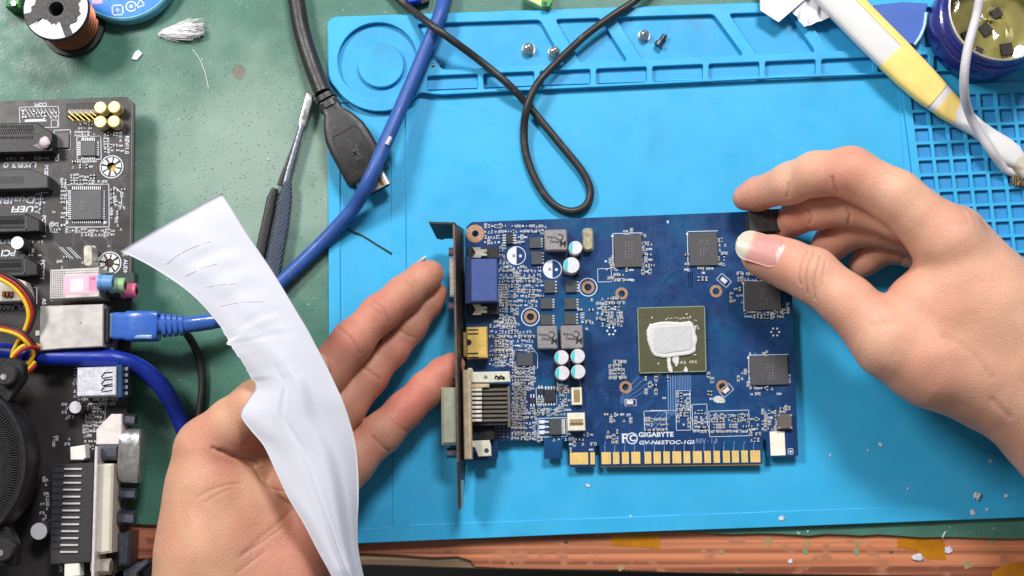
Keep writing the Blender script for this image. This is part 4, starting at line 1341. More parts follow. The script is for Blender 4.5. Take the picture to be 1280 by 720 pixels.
# ---- printed marks
sk.pline([(812.5, 513), (845.5, 513), (846, 513.5)], 0.22, ZP, ZP + 0.04)
for pts in [[(805, 514), (833, 513.5), (833.5, 537), (805.6, 537.6)], [(844.5, 488.5), (862.5, 488), (863.5, 537.5), (845.5, 538)], [(865, 505.5), (883.5, 505), (884.5, 538), (866, 538.5)],
            [(886, 514), (936, 512.5), (937, 544.5), (887, 546)], [(696, 451), (713, 451), (724, 463), (726, 488), (697, 488.5)], [(781, 499.5), (795, 499), (795.5, 507), (781.5, 507.5)],
            [(747, 336), (764, 335.5), (764.5, 352), (747.5, 352.5)], [(617, 300), (617, 300.5)], [(640, 432), (662, 431), (672, 443), (672, 460), (641, 461)], [(598 + 72, 485), (696, 484), (696, 505), (671, 506)]]:
    sk.pline(pts, 0.22, ZP, ZP + 0.04, True)
for x, y, s_ in [(905, 350.5, 5), (908, 488, 5), (787.5, 503, 3)]:
    p = W(x, y, ZP)
    a = 0 if s_ == 3 else (-40 if y < 400 else 40)
    mk('small_capacitor', MB().pbox(x - 4.2, y - 2.6, x + 4.2, y + 2.6, ZP, ZP + 1.0, a, 0.15), M_CAPTOP, card)
    c_, q_ = math.cos(R(-a)), math.sin(R(-a))
    if s_ == 5:
        sk.pline([(x + u * c_ - w_ * q_, y + u * q_ + w_ * c_) for u, w_ in [(-8, -5), (8, -5), (8, 5), (-8, 5)]], 0.22, ZP, ZP + 0.04, True)
mk('paste_smear', paste_patch([(892, 497), (899, 495), (906, 499), (906, 503), (898, 504), (892, 502)], ZP, 0.35, 0, 8), M_PASTE2, card, 180)
for x, y in [(764, 413.5), (969, 415), (765, 413.5)][:2]:      # little round fiducials with a broken ring
    p = W(x, y, ZP)
    for k in range(6):
        sk.disc(p[0] + 1.75 * math.cos(k * 1.05), p[1] + 1.75 * math.sin(k * 1.05), 0.48, ZP, ZP + 0.04, 8)
mk('printed_lines', sk, M_SILK, card, kind='stuff')
T = MB()
text_mb('F', 780.5, 548.5, ZP, 5.6, 1, 0.16, mb=T, fit=7)
p = W(790, 548, ZP)
T.ring(p[0] + 0, p[1], 2.05, 2.55, ZP, ZP + 0.05, 28)
text_mb('C', 790.6, 548, ZP, 4.0, 1, 0.14, mb=T)
mk('approval_mark', T, M_SILK, card)
mk('maker_name', text_mb('GIGABYTE', 820, 543.4, ZP, 2.9, 0.6, 0.09, fit=44), M_SILK, card)
mk('model_code', text_mb('GV-N65TOC-1GI', 832.5, 553.2, ZP, 2.35, 0.6, 0.06, shear=0.2, fit=69), M_SILK, card)
mk('revision_code', text_mb('REV : 1.0', 883, 551.4, ZP, 2.8, 0.6, 0.04, shear=0.1, fit=27), mat('faint_ink', rgb(120, 136, 176), 0.6), card)
mk('corner_arrow', text_mb('4', 834.5, 277.5, ZP, 2.2, 0, 0.06), M_SILK, card)

# ---- traces (too fine to pick apart)
tr = MB()
for k in range(7):
    tr.pline([(836 + k * 4.1, 467), (836.5 + k * 4.1, 520)], 0.55, ZP, ZP + 0.02)
for k in range(12):
    tr.pline([(846 + k * 1.6, 467), (846.3 + k * 1.6, 489)], 0.22, ZP, ZP + 0.025)
for k in range(16):
    x0, y0 = 752 + k * 3.1, 540
    tr.pline([(x0, 566), (x0 + 0.2, 556)], 0.2, ZP, ZP + 0.02)
for i in range(230):
    x0, y0 = random.uniform(725, 985), random.uniform(275, 555)
    l1, l2 = random.uniform(5, 26), random.uniform(4, 24)
    dx = random.choice((-1, 1))
    dy = random.choice((-1, 1))
    nn = random.randint(1, 6)
    for k in range(nn):
        o_ = k * 2.3
        P = [(x0 + o_, y0), (x0 + o_, y0 + dy * l1), (x0 + o_ + dx * l2, y0 + dy * (l1 + l2))] if i % 2 else [(x0, y0 + o_), (x0 + dx * l1, y0 + o_), (x0 + dx * (l1 + l2), y0 + o_ + dy * l2)]
        if all(728 < a < 984 and 280 < b_ < 556 for a, b_ in P):
            tr.pline(P, 0.24, ZP, ZP + 0.012 + 0.0004 * (i % 9))
mk('traces', tr, M_TRACE, card, kind='stuff')
tr = MB()
for k in range(4):
    tr.pline([(835 + k * 3.0, 468), (835.5 + k * 3.0, 518)], 0.42, ZP + 0.02, ZP + 0.05)
for k in range(9):
    tr.pline([(847 + k * 2.0, 467), (847.3 + k * 2.0, 488)], 0.25, ZP + 0.02, ZP + 0.055)
for k in range(8):
    tr.pline([(796 + k * 3.5, 452 + k * 1.5 + 16), (784 + k * 2.5, 482 + k * 1.4), (776, 496 + k * 1.2)] if k % 2 else [(806 + k * 3, 536), (820 + k * 3, 520), (828 + k * 3, 513)], 0.2, ZP, ZP + 0.05)
for k in range(16):
    x0 = 756 + k * 12.4
    tr.pline([(x0, 565), (x0, 556), (x0 + 1, 552)], 0.3, ZP, ZP + 0.02)
mk('contact_traces', tr, mat('pale_trace', rgb(108, 140, 186), 0.4), card, kind='stuff')

# ---- surface-mount parts too small to pick apart
BLOCK = [(583, 305, 624, 397), (578, 405, 612, 450), (578, 458, 640, 575), (670, 405, 731, 477), (583, 280, 606, 304), (660, 295, 695, 333), (679, 285, 712, 317), (633, 306, 658, 332),
         (678, 323, 704, 350), (703, 300, 744, 344), (727, 283, 744, 316), (722, 346, 748, 372), (651, 384, 676, 409), (679, 349, 723, 408), (674, 371, 723, 408), (645, 440, 668, 458),
         (680, 482, 696, 507), (670, 480, 680, 497), (660, 492, 671, 508), (672, 521, 709, 547), (709, 514, 733, 540), (713, 482, 729, 508), (628, 291, 646, 306)]


def smd_field(regs, z, parent, seed, blocks, name='surface_parts', turn=0.0, mats=None):
    r_ = np.random.default_rng(seed)
    q = MB()
    for x0, y0, x1, y1, dens, pitch in regs:
        y = y0
        row = 0
        while y < y1:
            vert = r_.random() < 0.5
            hstep = pitch * (1.45 if vert else 1.0)
            x = x0
            while x < x1:
                if r_.random() < 0.18:
                    vert = not vert
                w_, h_ = (pitch * 0.58, pitch * 1.18) if vert else (pitch * 1.18, pitch * 0.6)
                w_ *= r_.uniform(0.8, 1.1)
                cx, cy = x + w_ / 2 + r_.uniform(0, .5), y + hstep / 2 + r_.uniform(-.4, .4)
                x += w_ + pitch * r_.uniform(0.28, 0.6)
                if any(a - 1 < cx < c_ + 1 and b_ - 1 < cy < d_ + 1 for a, b_, c_, d_ in blocks) or r_.random() > dens:
                    continue
                kind = r_.random()
                if kind < 0.62:                       # chip resistor or capacitor with two bright ends
                    q.cm = 0 if r_.random() < 0.5 else 1
                    hh = z + r_.uniform(0.35, 0.75)
                    if vert:
                        q.pbox(cx - w_ / 2, cy - h_ * .28, cx + w_ / 2, cy + h_ * .28, z, hh, turn)
                        q.cm = 2
                        q.pbox(cx - w_ / 2, cy - h_ * .5, cx + w_ / 2, cy - h_ * .3, z, hh + 0.03, turn)
                        q.pbox(cx - w_ / 2, cy + h_ * .3, cx + w_ / 2, cy + h_ * .5, z, hh + 0.03, turn)
                    else:
                        q.pbox(cx - w_ * .28, cy - h_ / 2, cx + w_ * .28, cy + h_ / 2, z, hh, turn)
                        q.cm = 2
                        q.pbox(cx - w_ * .5, cy - h_ / 2, cx - w_ * .3, cy + h_ / 2, z, hh + 0.03, turn)
                        q.pbox(cx + w_ * .3, cy - h_ / 2, cx + w_ * .5, cy + h_ / 2, z, hh + 0.03, turn)
                    if r_.random() < 0.55:
                        q.cm = 3
                        q.pline([(cx - w_ * .75, cy - h_ * .75), (cx + w_ * .75, cy - h_ * .75), (cx + w_ * .75, cy + h_ * .75), (cx - w_ * .75, cy + h_ * .75)], 0.14, z, z + 0.03, True)
                elif kind < 0.8:                      # solder pads / vias
                    q.cm = 2
                    q.pdisc(cx, cy, pitch * r_.uniform(0.15, 0.28), z, z + 0.12, 7)
                    q.cm = 3
                    q.pbox(cx - pitch * .45, cy + pitch * .4, cx + pitch * .4, cy + pitch * .52, z, z + 0.035, turn)
                else:                                 # printed reference marks: stubby strokes
                    q.cm = 3
                    n_ = r_.integers(2, 5)
                    for s in range(n_):
                        xx = cx - pitch * .5 + s * pitch * .36
                        q.pbox(xx, cy - pitch * .3, xx + pitch * .16, cy + pitch * .3, z, z + 0.03 + 0.001 * s, turn)
                        if r_.random() < .6:
                            q.pbox(xx, cy + r_.choice((-.3, .0, .24)) * pitch, xx + pitch * .3, cy + r_.choice((-.2, .1, .3)) * pitch, z, z + 0.036 + 0.001 * s, turn)
            y += hstep + pitch * r_.uniform(0.2, 0.45)
            row += 1
    o_ = mk(name, q, mats or [M_RES, M_TAN, M_SOLDER, M_SILK], parent)
    o_['kind'] = 'stuff'
    return o_


regs = [(606, 280, 680, 306, 0.95, 3.7), (624, 306, 680, 350, 0.95, 3.6), (624, 350, 676, 440, 0.95, 3.6), (612, 395, 640, 462, 0.8, 3.8), (640, 440, 680, 550, 0.97, 3.5), (668, 475, 713, 522, 0.97, 3.5),
        (690, 315, 740, 350, 0.5, 4.6), (700, 300, 710, 345, 0.6, 4.4), (722, 372, 740, 408, 0.35, 4.6), (752, 371, 776, 406, 0.95, 4.2), (746, 377, 757, 398, 0.7, 4.2), (757, 335, 765, 350, 0.5, 4), (700, 455, 727, 487, 0.5, 5),
        (762, 450, 778, 472, 0.8, 4.4), (802, 302, 814, 342, 0.9, 4.2), (757, 318, 768, 334, 0.8, 4.2), (768, 335, 790, 350, 0.6, 4.2), (775, 287, 802, 293, 0.4, 4.2), (897, 297, 906, 332, 0.8, 4.2), (856, 315, 862, 334, 0.7, 4.2),
        (872, 333, 892, 350, 0.5, 4.4), (913, 358, 931, 378, 0.6, 4.4), (930, 388, 980, 394, 0.9, 4.0), (922, 462, 938, 480, 0.8, 4.2), (938, 482, 975, 492, 0.8, 4.2), (935, 440, 962, 444, 0.8, 4.0), (976, 470, 988, 476, 0.8, 4), (976, 380, 985, 386, .8, 4),
        (806, 522, 833, 536, 0.95, 3.6), (846, 490, 862, 530, 0.8, 4.2), (868, 512, 883, 538, 1.0, 4.2), (888, 518, 936, 543, 0.9, 3.8), (938, 522, 948, 548, 0.9, 4.0), (952, 512, 972, 538, 0.9, 4.2), (975, 508, 988, 516, .7, 4), (752, 536, 772, 552, 0.7, 4.4), (755, 516, 790, 526, 0.6, 4.2),
        (712, 540, 740, 560, 0.7, 4.2), (937, 275, 945, 290, .5, 4), (925, 293, 935, 316, 0.6, 4.4), (806, 470, 820, 490, 0.5, 4.4), (922, 340, 960, 350, .7, 4.2), (640, 540, 712, 550, 0.7, 4.2), (822, 466, 834, 500, .5, 4.2), (884, 466, 890, 500, .4, 4.4)]
smd_field(regs, ZP, card, 11, BLOCK, turn=CA)
# rows of fine pads beside the sockets
q = MB()
for x in range(642, 656, 4):
    for k in range(26):
        q.pbox(x, 452 + k * 3.6, x + 2.6, 453.8 + k * 3.6, ZP, ZP + 0.2, CA)
for x in (618, 623, 628):
    for k in range(8):
        q.pbox(x, 421 + k * 3.6, x + 3.2, 423 + k * 3.6, ZP, ZP + 0.2, CA)
for x in (618.5, 623.5, 628.5, 633.5):
    for k in range(4):
        q.pbox(x, 533 + k * 4, x + 2.2, 535 + k * 4, ZP, ZP + 0.2, CA)
for x in (627, 631.5):
    for k in range(8):
        q.pbox(x, 355 + k * 3.8, x + 3, 357 + k * 3.8, ZP, ZP + 0.2, CA)
o = mk('fine_pads', q, M_TAN, card)
o['kind'] = 'stuff'

# ================================================================== motherboard at the left
ZM = 12.0
BA = 1.5
M_MPCB = mat('black_solder_mask', rgb(50, 46, 47), 0.38, 0, 0.12, 60, 0.15, 1500, spots=[(rgb(40, 36, 37), 60, 0.52, 0.2, 0.6), (rgb(60, 57, 57), 240, 0.62, 0.06, 0.5)])
M_SLOT = mat('slot_black', rgb(24, 23, 25), 0.4, 0, 0.1, 300)
M_SLOTG = mat('slot_grey', rgb(62, 62, 64), 0.45, 0, 0.1, 300)
M_FOIL = mat('port_tin', rgb(200, 194, 190), 0.36, 0.4, 0.05, 80, 0.2, 120)
board = thing('motherboard', 'black computer motherboard with its ports along the right edge, at the left of the bench', 'motherboard', 80, 420, 0)
mbp = [(-120, 130.5), (60, 124.5), (158, 121), (168, 129), (167, 230), (165, 360), (161, 470), (158, 560), (155, 680), (153, 800), (-120, 800)]
mh = [(139.5, 208.5), (137, 329)]
mk('circuit_board', sheet(poly_px(mbp, ZM, 0.5), [circle_px(x, y, 5.4, ZM, 24) for x, y in mh], ZM - 1.6, ZM, 0.05), M_MPCB, board)
for x, y in mh + [(20, 700), (10, 150)]:
    p = W(x, y, ZM - 1.6)
    mk('standoff', MB().disc(p[0], p[1], 2.6, 0.05, ZM - 1.62, 6), mat('brass', rgb(170, 140, 80), 0.35, 0.8), board)
for x, y in mh:
    p = W(x, y, ZM)
    k = mmpx(x, y, ZM)
    o = mk('hole_ring', MB().ring(p[0], p[1], 13.6 * k, 14.8 * k, ZM, ZM + 0.06, 36), M_SILK, board)
    for i in range(8):
        a0 = i * math.pi / 4 + 0.2
        mk('spoke', MB().prism([(p[0] + r_ * k * math.cos(a0 + t_), p[1] + r_ * k * math.sin(a0 + t_)) for r_, t_ in [(5.9, -.24), (12.4, -.27), (12.4, .27), (5.9, .24)]], ZM, ZM + 0.08 + 0.4 * (i % 2), 0.03), M_SOLDER, o)
mk('edge_line', MB().pline([(160, 124.5), (165, 130), (164, 230), (162, 355)], 0.28, ZM, ZM + 0.03), mat('grey_line', rgb(112, 106, 106), 0.5), board)

# slots
def slot(x1, y0, y1, h, endx, m=M_SLOT):
    o = mk('expansion_slot', MB().pprism([(-60, y0 + 2.5), (x1, y0), (endx, y0 + (y1 - y0) * .35), (endx, y1 - 1), (x1, y1), (-60, y1 + 2)], ZM, ZM + h, 0.4), m, board)
    return o


o = slot(46, 153, 190, 6.8, 66)
for yy in (156.5, 170.5):
    for k in range(16):
        mk('contact_hole', MB().pbox(-2 + k * 2.75, yy - (k * .02), -0.4 + k * 2.75, yy + 3.4, ZM + 6.8, ZM + 6.84, BA), M_HOLE, o)
mk('groove', MB().pbox(-50, 161.5, 42, 168.5, ZM + 6.8, ZM + 6.83, BA), M_HOLE, o)
for k in range(15):
    mk('groove_rib', MB().pprism([(-1 + k * 2.9, 162), (0.2 + k * 2.9, 162), (2.2 + k * 2.9, 168), (1.0 + k * 2.9, 168)], ZM + 6.83, ZM + 7.0), M_SLOTG, o)
o = slot(38, 211, 236, 6.5, 60, M_SLOTG)
mk('groove', MB().pbox(-50, 221, 30, 230, ZM + 6.5, ZM + 6.54, BA), M_SLOT, o)
o = slot(34, 267, 290, 6.5, 50)
mk('inner_frame', MB().pline([(-20, 269.5), (32.5, 268), (33, 287), (-20, 288)], 0.7, ZM + 6.5, ZM + 6.62, True), M_SLOTG, o)
mk('groove', MB().pbox(-40, 274.5, 30, 281, ZM + 6.5, ZM + 6.54, BA), M_HOLE, o)
for yy in (270.5, 283):
    for k in range(11):
        mk('contact_hole', MB().pbox(0 + k * 2.7, yy, 1.6 + k * 2.7, yy + 2.6, ZM + 6.5, ZM + 6.55, BA), M_HOLE, o)
o = slot(32, 321, 345, 6.5, 47)
mk('inner_frame', MB().pline([(-20, 323.5), (30.5, 322), (31, 342), (-20, 343)], 0.7, ZM + 6.5, ZM + 6.62, True), M_SLOTG, o)
mk('groove', MB().pbox(-40, 329, 27, 335, ZM + 6.5, ZM + 6.54, BA), M_HOLE, o)
for yy in (324.5, 337.5):
    for k in range(10):
        mk('contact_hole', MB().pbox(0 + k * 2.7, yy, 1.6 + k * 2.7, yy + 2.6, ZM + 6.5, ZM + 6.55, BA), M_HOLE, o)
blob('putty_blob', 56, 178, ZM + 8.0, 2.4, 2.6, 1.5, mat('pale_putty', rgb(206, 186, 194), 0.5), 'pale pinkish putty blob on the end of the black PCI slot', 'putty', 0.12, 20, 31, 3)
mk('putty_smear', MB().pprism([(40, 182), (50, 178), (58, 186), (52, 187)], ZM + 6.8, ZM + 7.2, 0.1), mat('grey_putty', rgb(130, 120, 122), 0.6), board)

# gold capacitors at the corner, pin headers
M_GCAP = mat('gold_cap', rgb(244, 226, 164), 0.3, 0.4, 0.06, 200)
for x, y in [(125, 134), (142.5, 133.5), (125, 152), (142, 151.5)]:
    p = W(x, y, ZM + 5.5)
    o = mk('gold_capacitor', MB().lathe(p[0], p[1], [(2.75, ZM + .1), (2.75, ZM + 1), (2.5, ZM + 1.3), (2.75, ZM + 1.6), (2.75, ZM + 5.1), (2.4, ZM + 5.5), (0.01, ZM + 5.5)], 28), M_GCAP, board, 40)
for k in range(5):
    for j_ in range(2):
        mk('header_pin', MB().pprism([(84 + k * 7, 139 + j_ * 6), (86 + k * 7, 138.6 + j_ * 6), (93 + k * 7, 144.6 + j_ * 6), (91 + k * 7, 145 + j_ * 6)], ZM + 0.5, ZM + 4.5, 0.15), M_GOLD, board)
mk('pin_header_base', MB().pbox(83, 129, 118, 146, ZM, ZM + 2, BA, 0.2), M_SLOT, board)
hl = MB()
for k in range(9):
    hl.pline([(26 + k * 5, 136), (33 + k * 5, 146)], 0.26, ZM, ZM + 0.04)
    hl.pline([(86 + k * 3.6, 137), (92 + k * 3.6, 142)], 0.25, ZM + 2, ZM + 2.05)
hl.pline([(24, 134), (73, 133), (73.5, 159), (25, 160)], 0.25, ZM, ZM + 0.04, True)
hl.pbox(31, 149, 58, 152, ZM, ZM + 0.05, BA)
hl.pline([(64, 150), (72, 150), (72, 159), (64, 159)], 0.25, ZM, ZM + 0.05, True)
for k in range(5):
    hl.pline([(74 + k * 3.2, 309), (88 + k * 3.2, 323)], 0.22, ZM, ZM + 0.04) if k != 2 else None
for pts in [[(83, 231), (136, 230), (136.5, 283.5), (83.5, 284)], [(96, 171), (126, 170), (126.5, 199), (96.5, 200)], [(142, 233), (152, 241), (152, 257), (143, 257)], [(67.5, 163), (88, 162), (88, 187), (68, 187)], [(62, 279), (73, 279), (73.5, 290), (63, 290)],
            [(40, 190), (66, 189)], [(60, 241), (51, 241), (51, 252)], [(30, 360), (46, 359), (46, 380), (31, 381)], [(108, 505), (132, 504), (131, 528), (107, 529)]]:
    hl.pline(pts, 0.3, ZM, ZM + 0.04, len(pts) > 3)
hl.pdisc(131, 278, 3, ZM, ZM + 0.05, 3)

# square chips with leads on four sides
def qfp(x0, y0, x1, y1, nl):
    o_ = mk('square_chip', MB().pbox(x0, y0, x1, y1, ZM + 0.2, ZM + 1.6, BA, 0.25), mat('qfp_grey', rgb(84, 84, 86), 0.45, 0, 0.06, 400), board)
    for k in range(nl):
        t_ = (k + .7) / (nl + .4)
        xx, yy = x0 + (x1 - x0) * t_, y0 + (y1 - y0) * t_
        for bxx in ((xx - .55, y0 - 4, xx + .55, y0), (xx - .55, y1, xx + .55, y1 + 4), (x0 - 4, yy - .55, x0, yy + .55), (x1, yy - .55, x1 + 4, yy + .55)):
            mk('lead', MB().pbox(*bxx, ZM, ZM + 0.45, BA), M_SOLDER, o_)
    return o_


q_ = qfp(89, 237, 127, 275, 15)
T = text_mb('ITE', 103, 256, ZM + 1.6, 3.2, 90, 0.02, th=0.02)
mk('marking', T, mat('faint_marking2', rgb(108, 108, 110), 0.5), q_)
qfp(101, 176, 119.5, 195, 8)
mk('small_chip', MB().pbox(70, 165.5, 86, 185, ZM, ZM + 1.2, BA, 0.2), mat('soic_grey', rgb(92, 90, 90), 0.45), board)
# crystal can standing tall
mk('crystal', MB().prism(poly_px([(104, 306.5), (115, 306), (115.5, 332), (104.6, 332.5)], ZM + 9, 1.9), ZM + 0.4, ZM + 9, 0.3), M_NICKEL, board, 40)
mk('crystal_base', MB().prism(poly_px([(107, 307), (121, 306.5), (121.5, 333), (107.6, 333.5)], ZM + 0.9, 2.2), ZM, ZM + 0.9, 0.1), M_STEEL, board)
# tall cans
for x, y, r, h in [(21.5, 303.5, 8.4, 9), (94, 509, 8, 7), (48.5, 664, 11, 9)]:
    p = W(x, y, ZM + h)
    rm = r * mmpx(x, y, ZM + h)
    o = mk('capacitor', MB().lathe(p[0], p[1], [(rm, ZM + .8), (rm, ZM + 1.6), (rm * .93, ZM + 2), (rm, ZM + 2.4), (rm, ZM + h - .3), (rm * .94, ZM + h - .01)], 32), mat('can_side', rgb(92, 90, 90), 0.35, 0.5), board, 40)
    mk('can_top', MB().disc(p[0], p[1], rm * .94, ZM + h - .05, ZM + h, 28), M_CAPTOP, o)
    mk('can_foot', MB().box(p[0], p[1], rm * 2, rm * 2, ZM, ZM + .8), M_BLACK, o)

# audio jacks
mk('jack_block', MB().pbox(126, 341, 168, 371, ZM, ZM + 6, BA, 0.3), mat('jack_green', rgb(46, 62, 54), 0.5), board)
for x, y, z_, c_ in [(128, 353, 26, rgb(104, 150, 206)), (143, 356.5, 23, rgb(140, 176, 130)), (157, 363, 19, rgb(206, 96, 128))]:
    m_ = mat('jack_%d' % x, c_, 0.4)
    o = mk('audio_jack', MB().tube([W(x, y, z_), W(x + 14, y + .5, z_)], 3.3, 24, 1), m_, board, 40)
    mk('jack_hole', MB().tube([W(x + 13.0, y + .5, z_), W(x + 14.4, y + .5, z_)], 1.7, 16, 1), M_HOLE, o, 40)
    mk('jack_body', MB().pbox(x - 14, y - 9, x + 2, y + 9, ZM, z_ + 2, BA, 0.3) if False else MB().tube([W(x - 4, y, z_), W(x, y, z_)], 3.6, 20, 1), m_, o, 40)

# port boxes
o = mk('usb_tower', MB().pprism([(62.5, 337), (123.8, 334), (124, 371), (62, 374)], ZM, ZM + 15, 0.3), M_FOIL, board)
gr = MB()
for k in range(8):
    gr.pline([(64.5 + k * 2.3, 338.5), (64.3 + k * 2.3, 372)], 0.22, ZM + 15, ZM + 15.02)
for k in range(12):
    gr.pline([(64, 340 + k * 2.8), (123 if k < 2 else 80, (337.4 if k < 2 else 339.2) + k * 2.8)], 0.22, ZM + 15, ZM + 15.025)
mk('mesh_pattern', gr, mat('mesh_grey', rgb(120, 116, 120), 0.5), o)
st = mk('pink_sticker', MB().pprism([(79.5, 345), (121, 342.5), (121, 366), (80, 368.5)], ZM + 15.03, ZM + 15.1), mat('pink_paper', rgb(238, 176, 196), 0.6, 0, 0.1, 120), o)
mk('sticker_patch', MB().pprism([(88, 349), (104, 348), (104, 364), (88, 365)], ZM + 15.1, ZM + 15.13), mat('pale_pink', rgb(244, 212, 220), 0.6), st)
mk('sticker_patch', MB().pprism([(111, 345), (120, 344.4), (120, 363), (111, 363.6)], ZM + 15.1, ZM + 15.13), mat('deep_pink', rgb(232, 140, 172), 0.6), st)
mk('sticker_text', text_mb('3.8', 116, 348.5, ZM + 15.13, 1.6, 0, 0.03), mat('plum_ink', rgb(150, 70, 110), 0.6), st)
o = mk('network_port', MB().pprism([(50, 382.5), (129, 380), (128.5, 433), (104, 434.5), (76, 436), (49, 438.5)], ZM, ZM + 13.5, 0.35), M_FOIL, board)
mk('dimple', MB().pdisc(100.5, 403.5, 1.1, ZM + 13.5, ZM + 13.55, 10), M_DSTEEL, o)
mk('side_tab', MB().pbox(44, 413, 50, 420, ZM, ZM + 8, BA, 0.2), M_NICKEL, o)
mk('clip', MB().pbox(134, 424, 142, 438, ZM, ZM + 6, 0, 0.3), mat('grey_clip', rgb(120, 118, 122), 0.5), o)
mk('port_mouth', MB().pbox(129, 386, 136, 428, ZM + 0.5, ZM + 12, BA, 0.3), M_SLOT, o)
o = mk('usb_port', MB().pprism([(96.5, 459.5), (145.5, 458), (145, 494), (96, 495.5)], ZM, ZM + 14, 0.3), mat('usb_shell', rgb(222, 222, 232), 0.35, 0.5), board)
for y in (467, 476, 484):
    mk('spring_cut', MB().pline([(127, y + 4), (131, y - 1), (140, y - 1.5)], 0.6, ZM + 14, ZM + 14.03), M_HOLE, o)
    mk('spring_cut', MB().pline([(128, y + 6), (140, y + 4)], 0.5, ZM + 14, ZM + 14.035), M_HOLE, o)
mk('usb_mouth', MB().pprism([(145.5, 456), (153, 455.5), (152.5, 496.5), (145, 497)], ZM, ZM + 13, 0.3), mat('usb_blue', rgb(30, 66, 108), 0.4), o)
mk('usb_lip', MB().pbox(153, 456, 161, 496, ZM, ZM + 9, 0, 0.3), mat('usb_dark', rgb(24, 30, 42), 0.4), o)
for k in range(5):
    mk('tine', MB().pbox(156.5, 459 + k * 7.6, 159.5, 463 + k * 7.6, ZM + 9, ZM + 9.3), M_SOLDER, o)
mk('black_block', MB().pbox(132, 508, 159, 525, ZM, ZM + 3, 0, 0.3), M_SLOT, board)

# video ports at the bottom left
o = mk('dvi_port', MB().pprism([(64.5, 581), (118, 578), (114, 703), (62, 706)], ZM, ZM + 10, 0.4), mat('dvi_grey', rgb(54, 52, 54), 0.45, 0, 0.06, 300), board)
for k in range(13):
    y = 586.2 + k * 8.65
    dx = -k * 0.42
    mk('pin', MB().pbox(80 + dx, y - 1.1, 102 + dx, y + 1.2, ZM + 10, ZM + 10.8, 0, 0.1), mat('pin_white', rgb(222, 218, 216), 0.35, 0.4), o)
    mk('pin_groove', MB().pbox(66.5 + dx, y - 4.8, 81 + dx, y - 3.0, ZM + 10, ZM + 10.04), M_HOLE, o)
fl = mk('flange_plate', MB().pprism([(118.5, 558), (122, 558), (116.5, 760), (112.8, 760)], ZM - 3, ZM + 15, 0.2), mat('flange_white', rgb(226, 220, 224), 0.3, 0.3), o)
mk('shell', MB().pprism([(123.5, 582), (128, 579.5), (141.5, 579.5), (138.5, 691), (124, 693), (118.6, 690)], ZM - 2, ZM + 12, 0.9), mat('shell_cream', rgb(226, 220, 204), 0.3, 0.3, 0.03, 60), o, 40)
mk('hex_post', MB().tube([W(122, 566, ZM + 8), W(148, 565, ZM + 8)], 3.4, 6, 1), M_DSTEEL, o)
mk('hex_post', MB().tube([W(116, 708, ZM + 8), W(139, 708, ZM + 8)], 3.4, 6, 1), M_NICKEL, o)
mk('latch_block', MB().pprism([(87.5, 559), (106, 556), (107.5, 572), (104, 575), (88, 575)], ZM + 4, ZM + 9.5, 0.3), M_WHITE, o)
mk('latch_block', MB().pprism([(80.5, 704), (99, 702), (100, 720), (80, 722)], ZM + 4, ZM + 9.5, 0.3), M_WHITE, o)
o = mk('vga_port', MB().pprism([(120, 537), (139, 517.5), (152, 517.5), (152, 556), (120, 556)], ZM, ZM + 8, 0.4), mat('port_white', rgb(222, 212, 208), 0.4), board)
mk('hex_post', MB().tube([W(152, 524, ZM + 4), W(170, 525, ZM + 4)], 2.6, 6, 1), M_DSTEEL, o)
sh = [(153, 570, 9.5, 9.0), (157, 570, 10.4, 7.5), (168, 570, 10.4, 7.0), (176, 570, 10.4, 7.0), (178, 570, 9.6, 6.2)]
mk('shell', MB().loft([(W(x, y, ZM + 3), w * 1.12, h_ * .72) for x, y, w, h_ in sh], 32, 3), M_STEEL, o, 40)
mk('hex_post', MB().tube([W(150, 617, ZM + 3), W(170, 618, ZM + 3)], 2.6, 6, 1), M_DSTEEL, o)
mk('hex_post', MB().tube([W(148, 647, ZM + 3), W(169, 648, ZM + 3)], 3.2, 6, 1), M_DSTEEL, o)
mk('lower_shell', MB().pprism([(146, 666), (163, 664), (161, 706), (146, 708)], 3, ZM + 4, 1.0), M_DSTEEL, o, 40)
mk('lower_bracket', MB().pprism([(142, 716), (160, 708), (185, 698), (187, 704), (172, 716), (172, 740), (142, 740)], 3, ZM, 0.6), M_DSTEEL, o, 40)

# printed words (the board lies upside down to the reader)
def word(s, x, y, sz, rot, fit=None, bold=0.05, z=ZM, shear=0.0):
    mk('printed_word', text_mb(s, x, y, z, sz, rot, bold, shear, fit=fit), M_SILK, board)


word('COM', 51, 130.5, 2.4, 181, 15)
word('REV/1.0', 158.5, 181, 2.6, -89, None)
word('PCI', 71, 197, 2.3, -89)
word('USB3.0', 26, 205.5, 3.6, 181, 42, 0.1, ZM, 0.15)
word('PCIEX_2', 57.5, 218, 2.4, -89, None)
word('DualBIOS', 12, 250, 4.2, 181, 66, 0.09, ZM, 0.15)
word('UEFI', 29, 261, 3.8, 181, 28, 0.09, ZM, 0.15)
word('PCIEX1_1', 54.5, 283, 2.4, -89, None)
word('any', 4, 303, 4, 181, 28, 0.09, ZM, 0.15)
word('PCI Ex', 3, 316, 4, 181, 36, 0.09, ZM, 0.15)
word('PCIEX16', 53, 337, 2.4, -89, None)
word('SYS_FAN', 18, 384, 2.8, 181, 36, 0.04)
word('AUDIO', 156.5, 335, 2.4, -89, None)
word('AS', 55, 377, 2.4, -89)
word('F_VX', 76, 708, 2.2, -89)

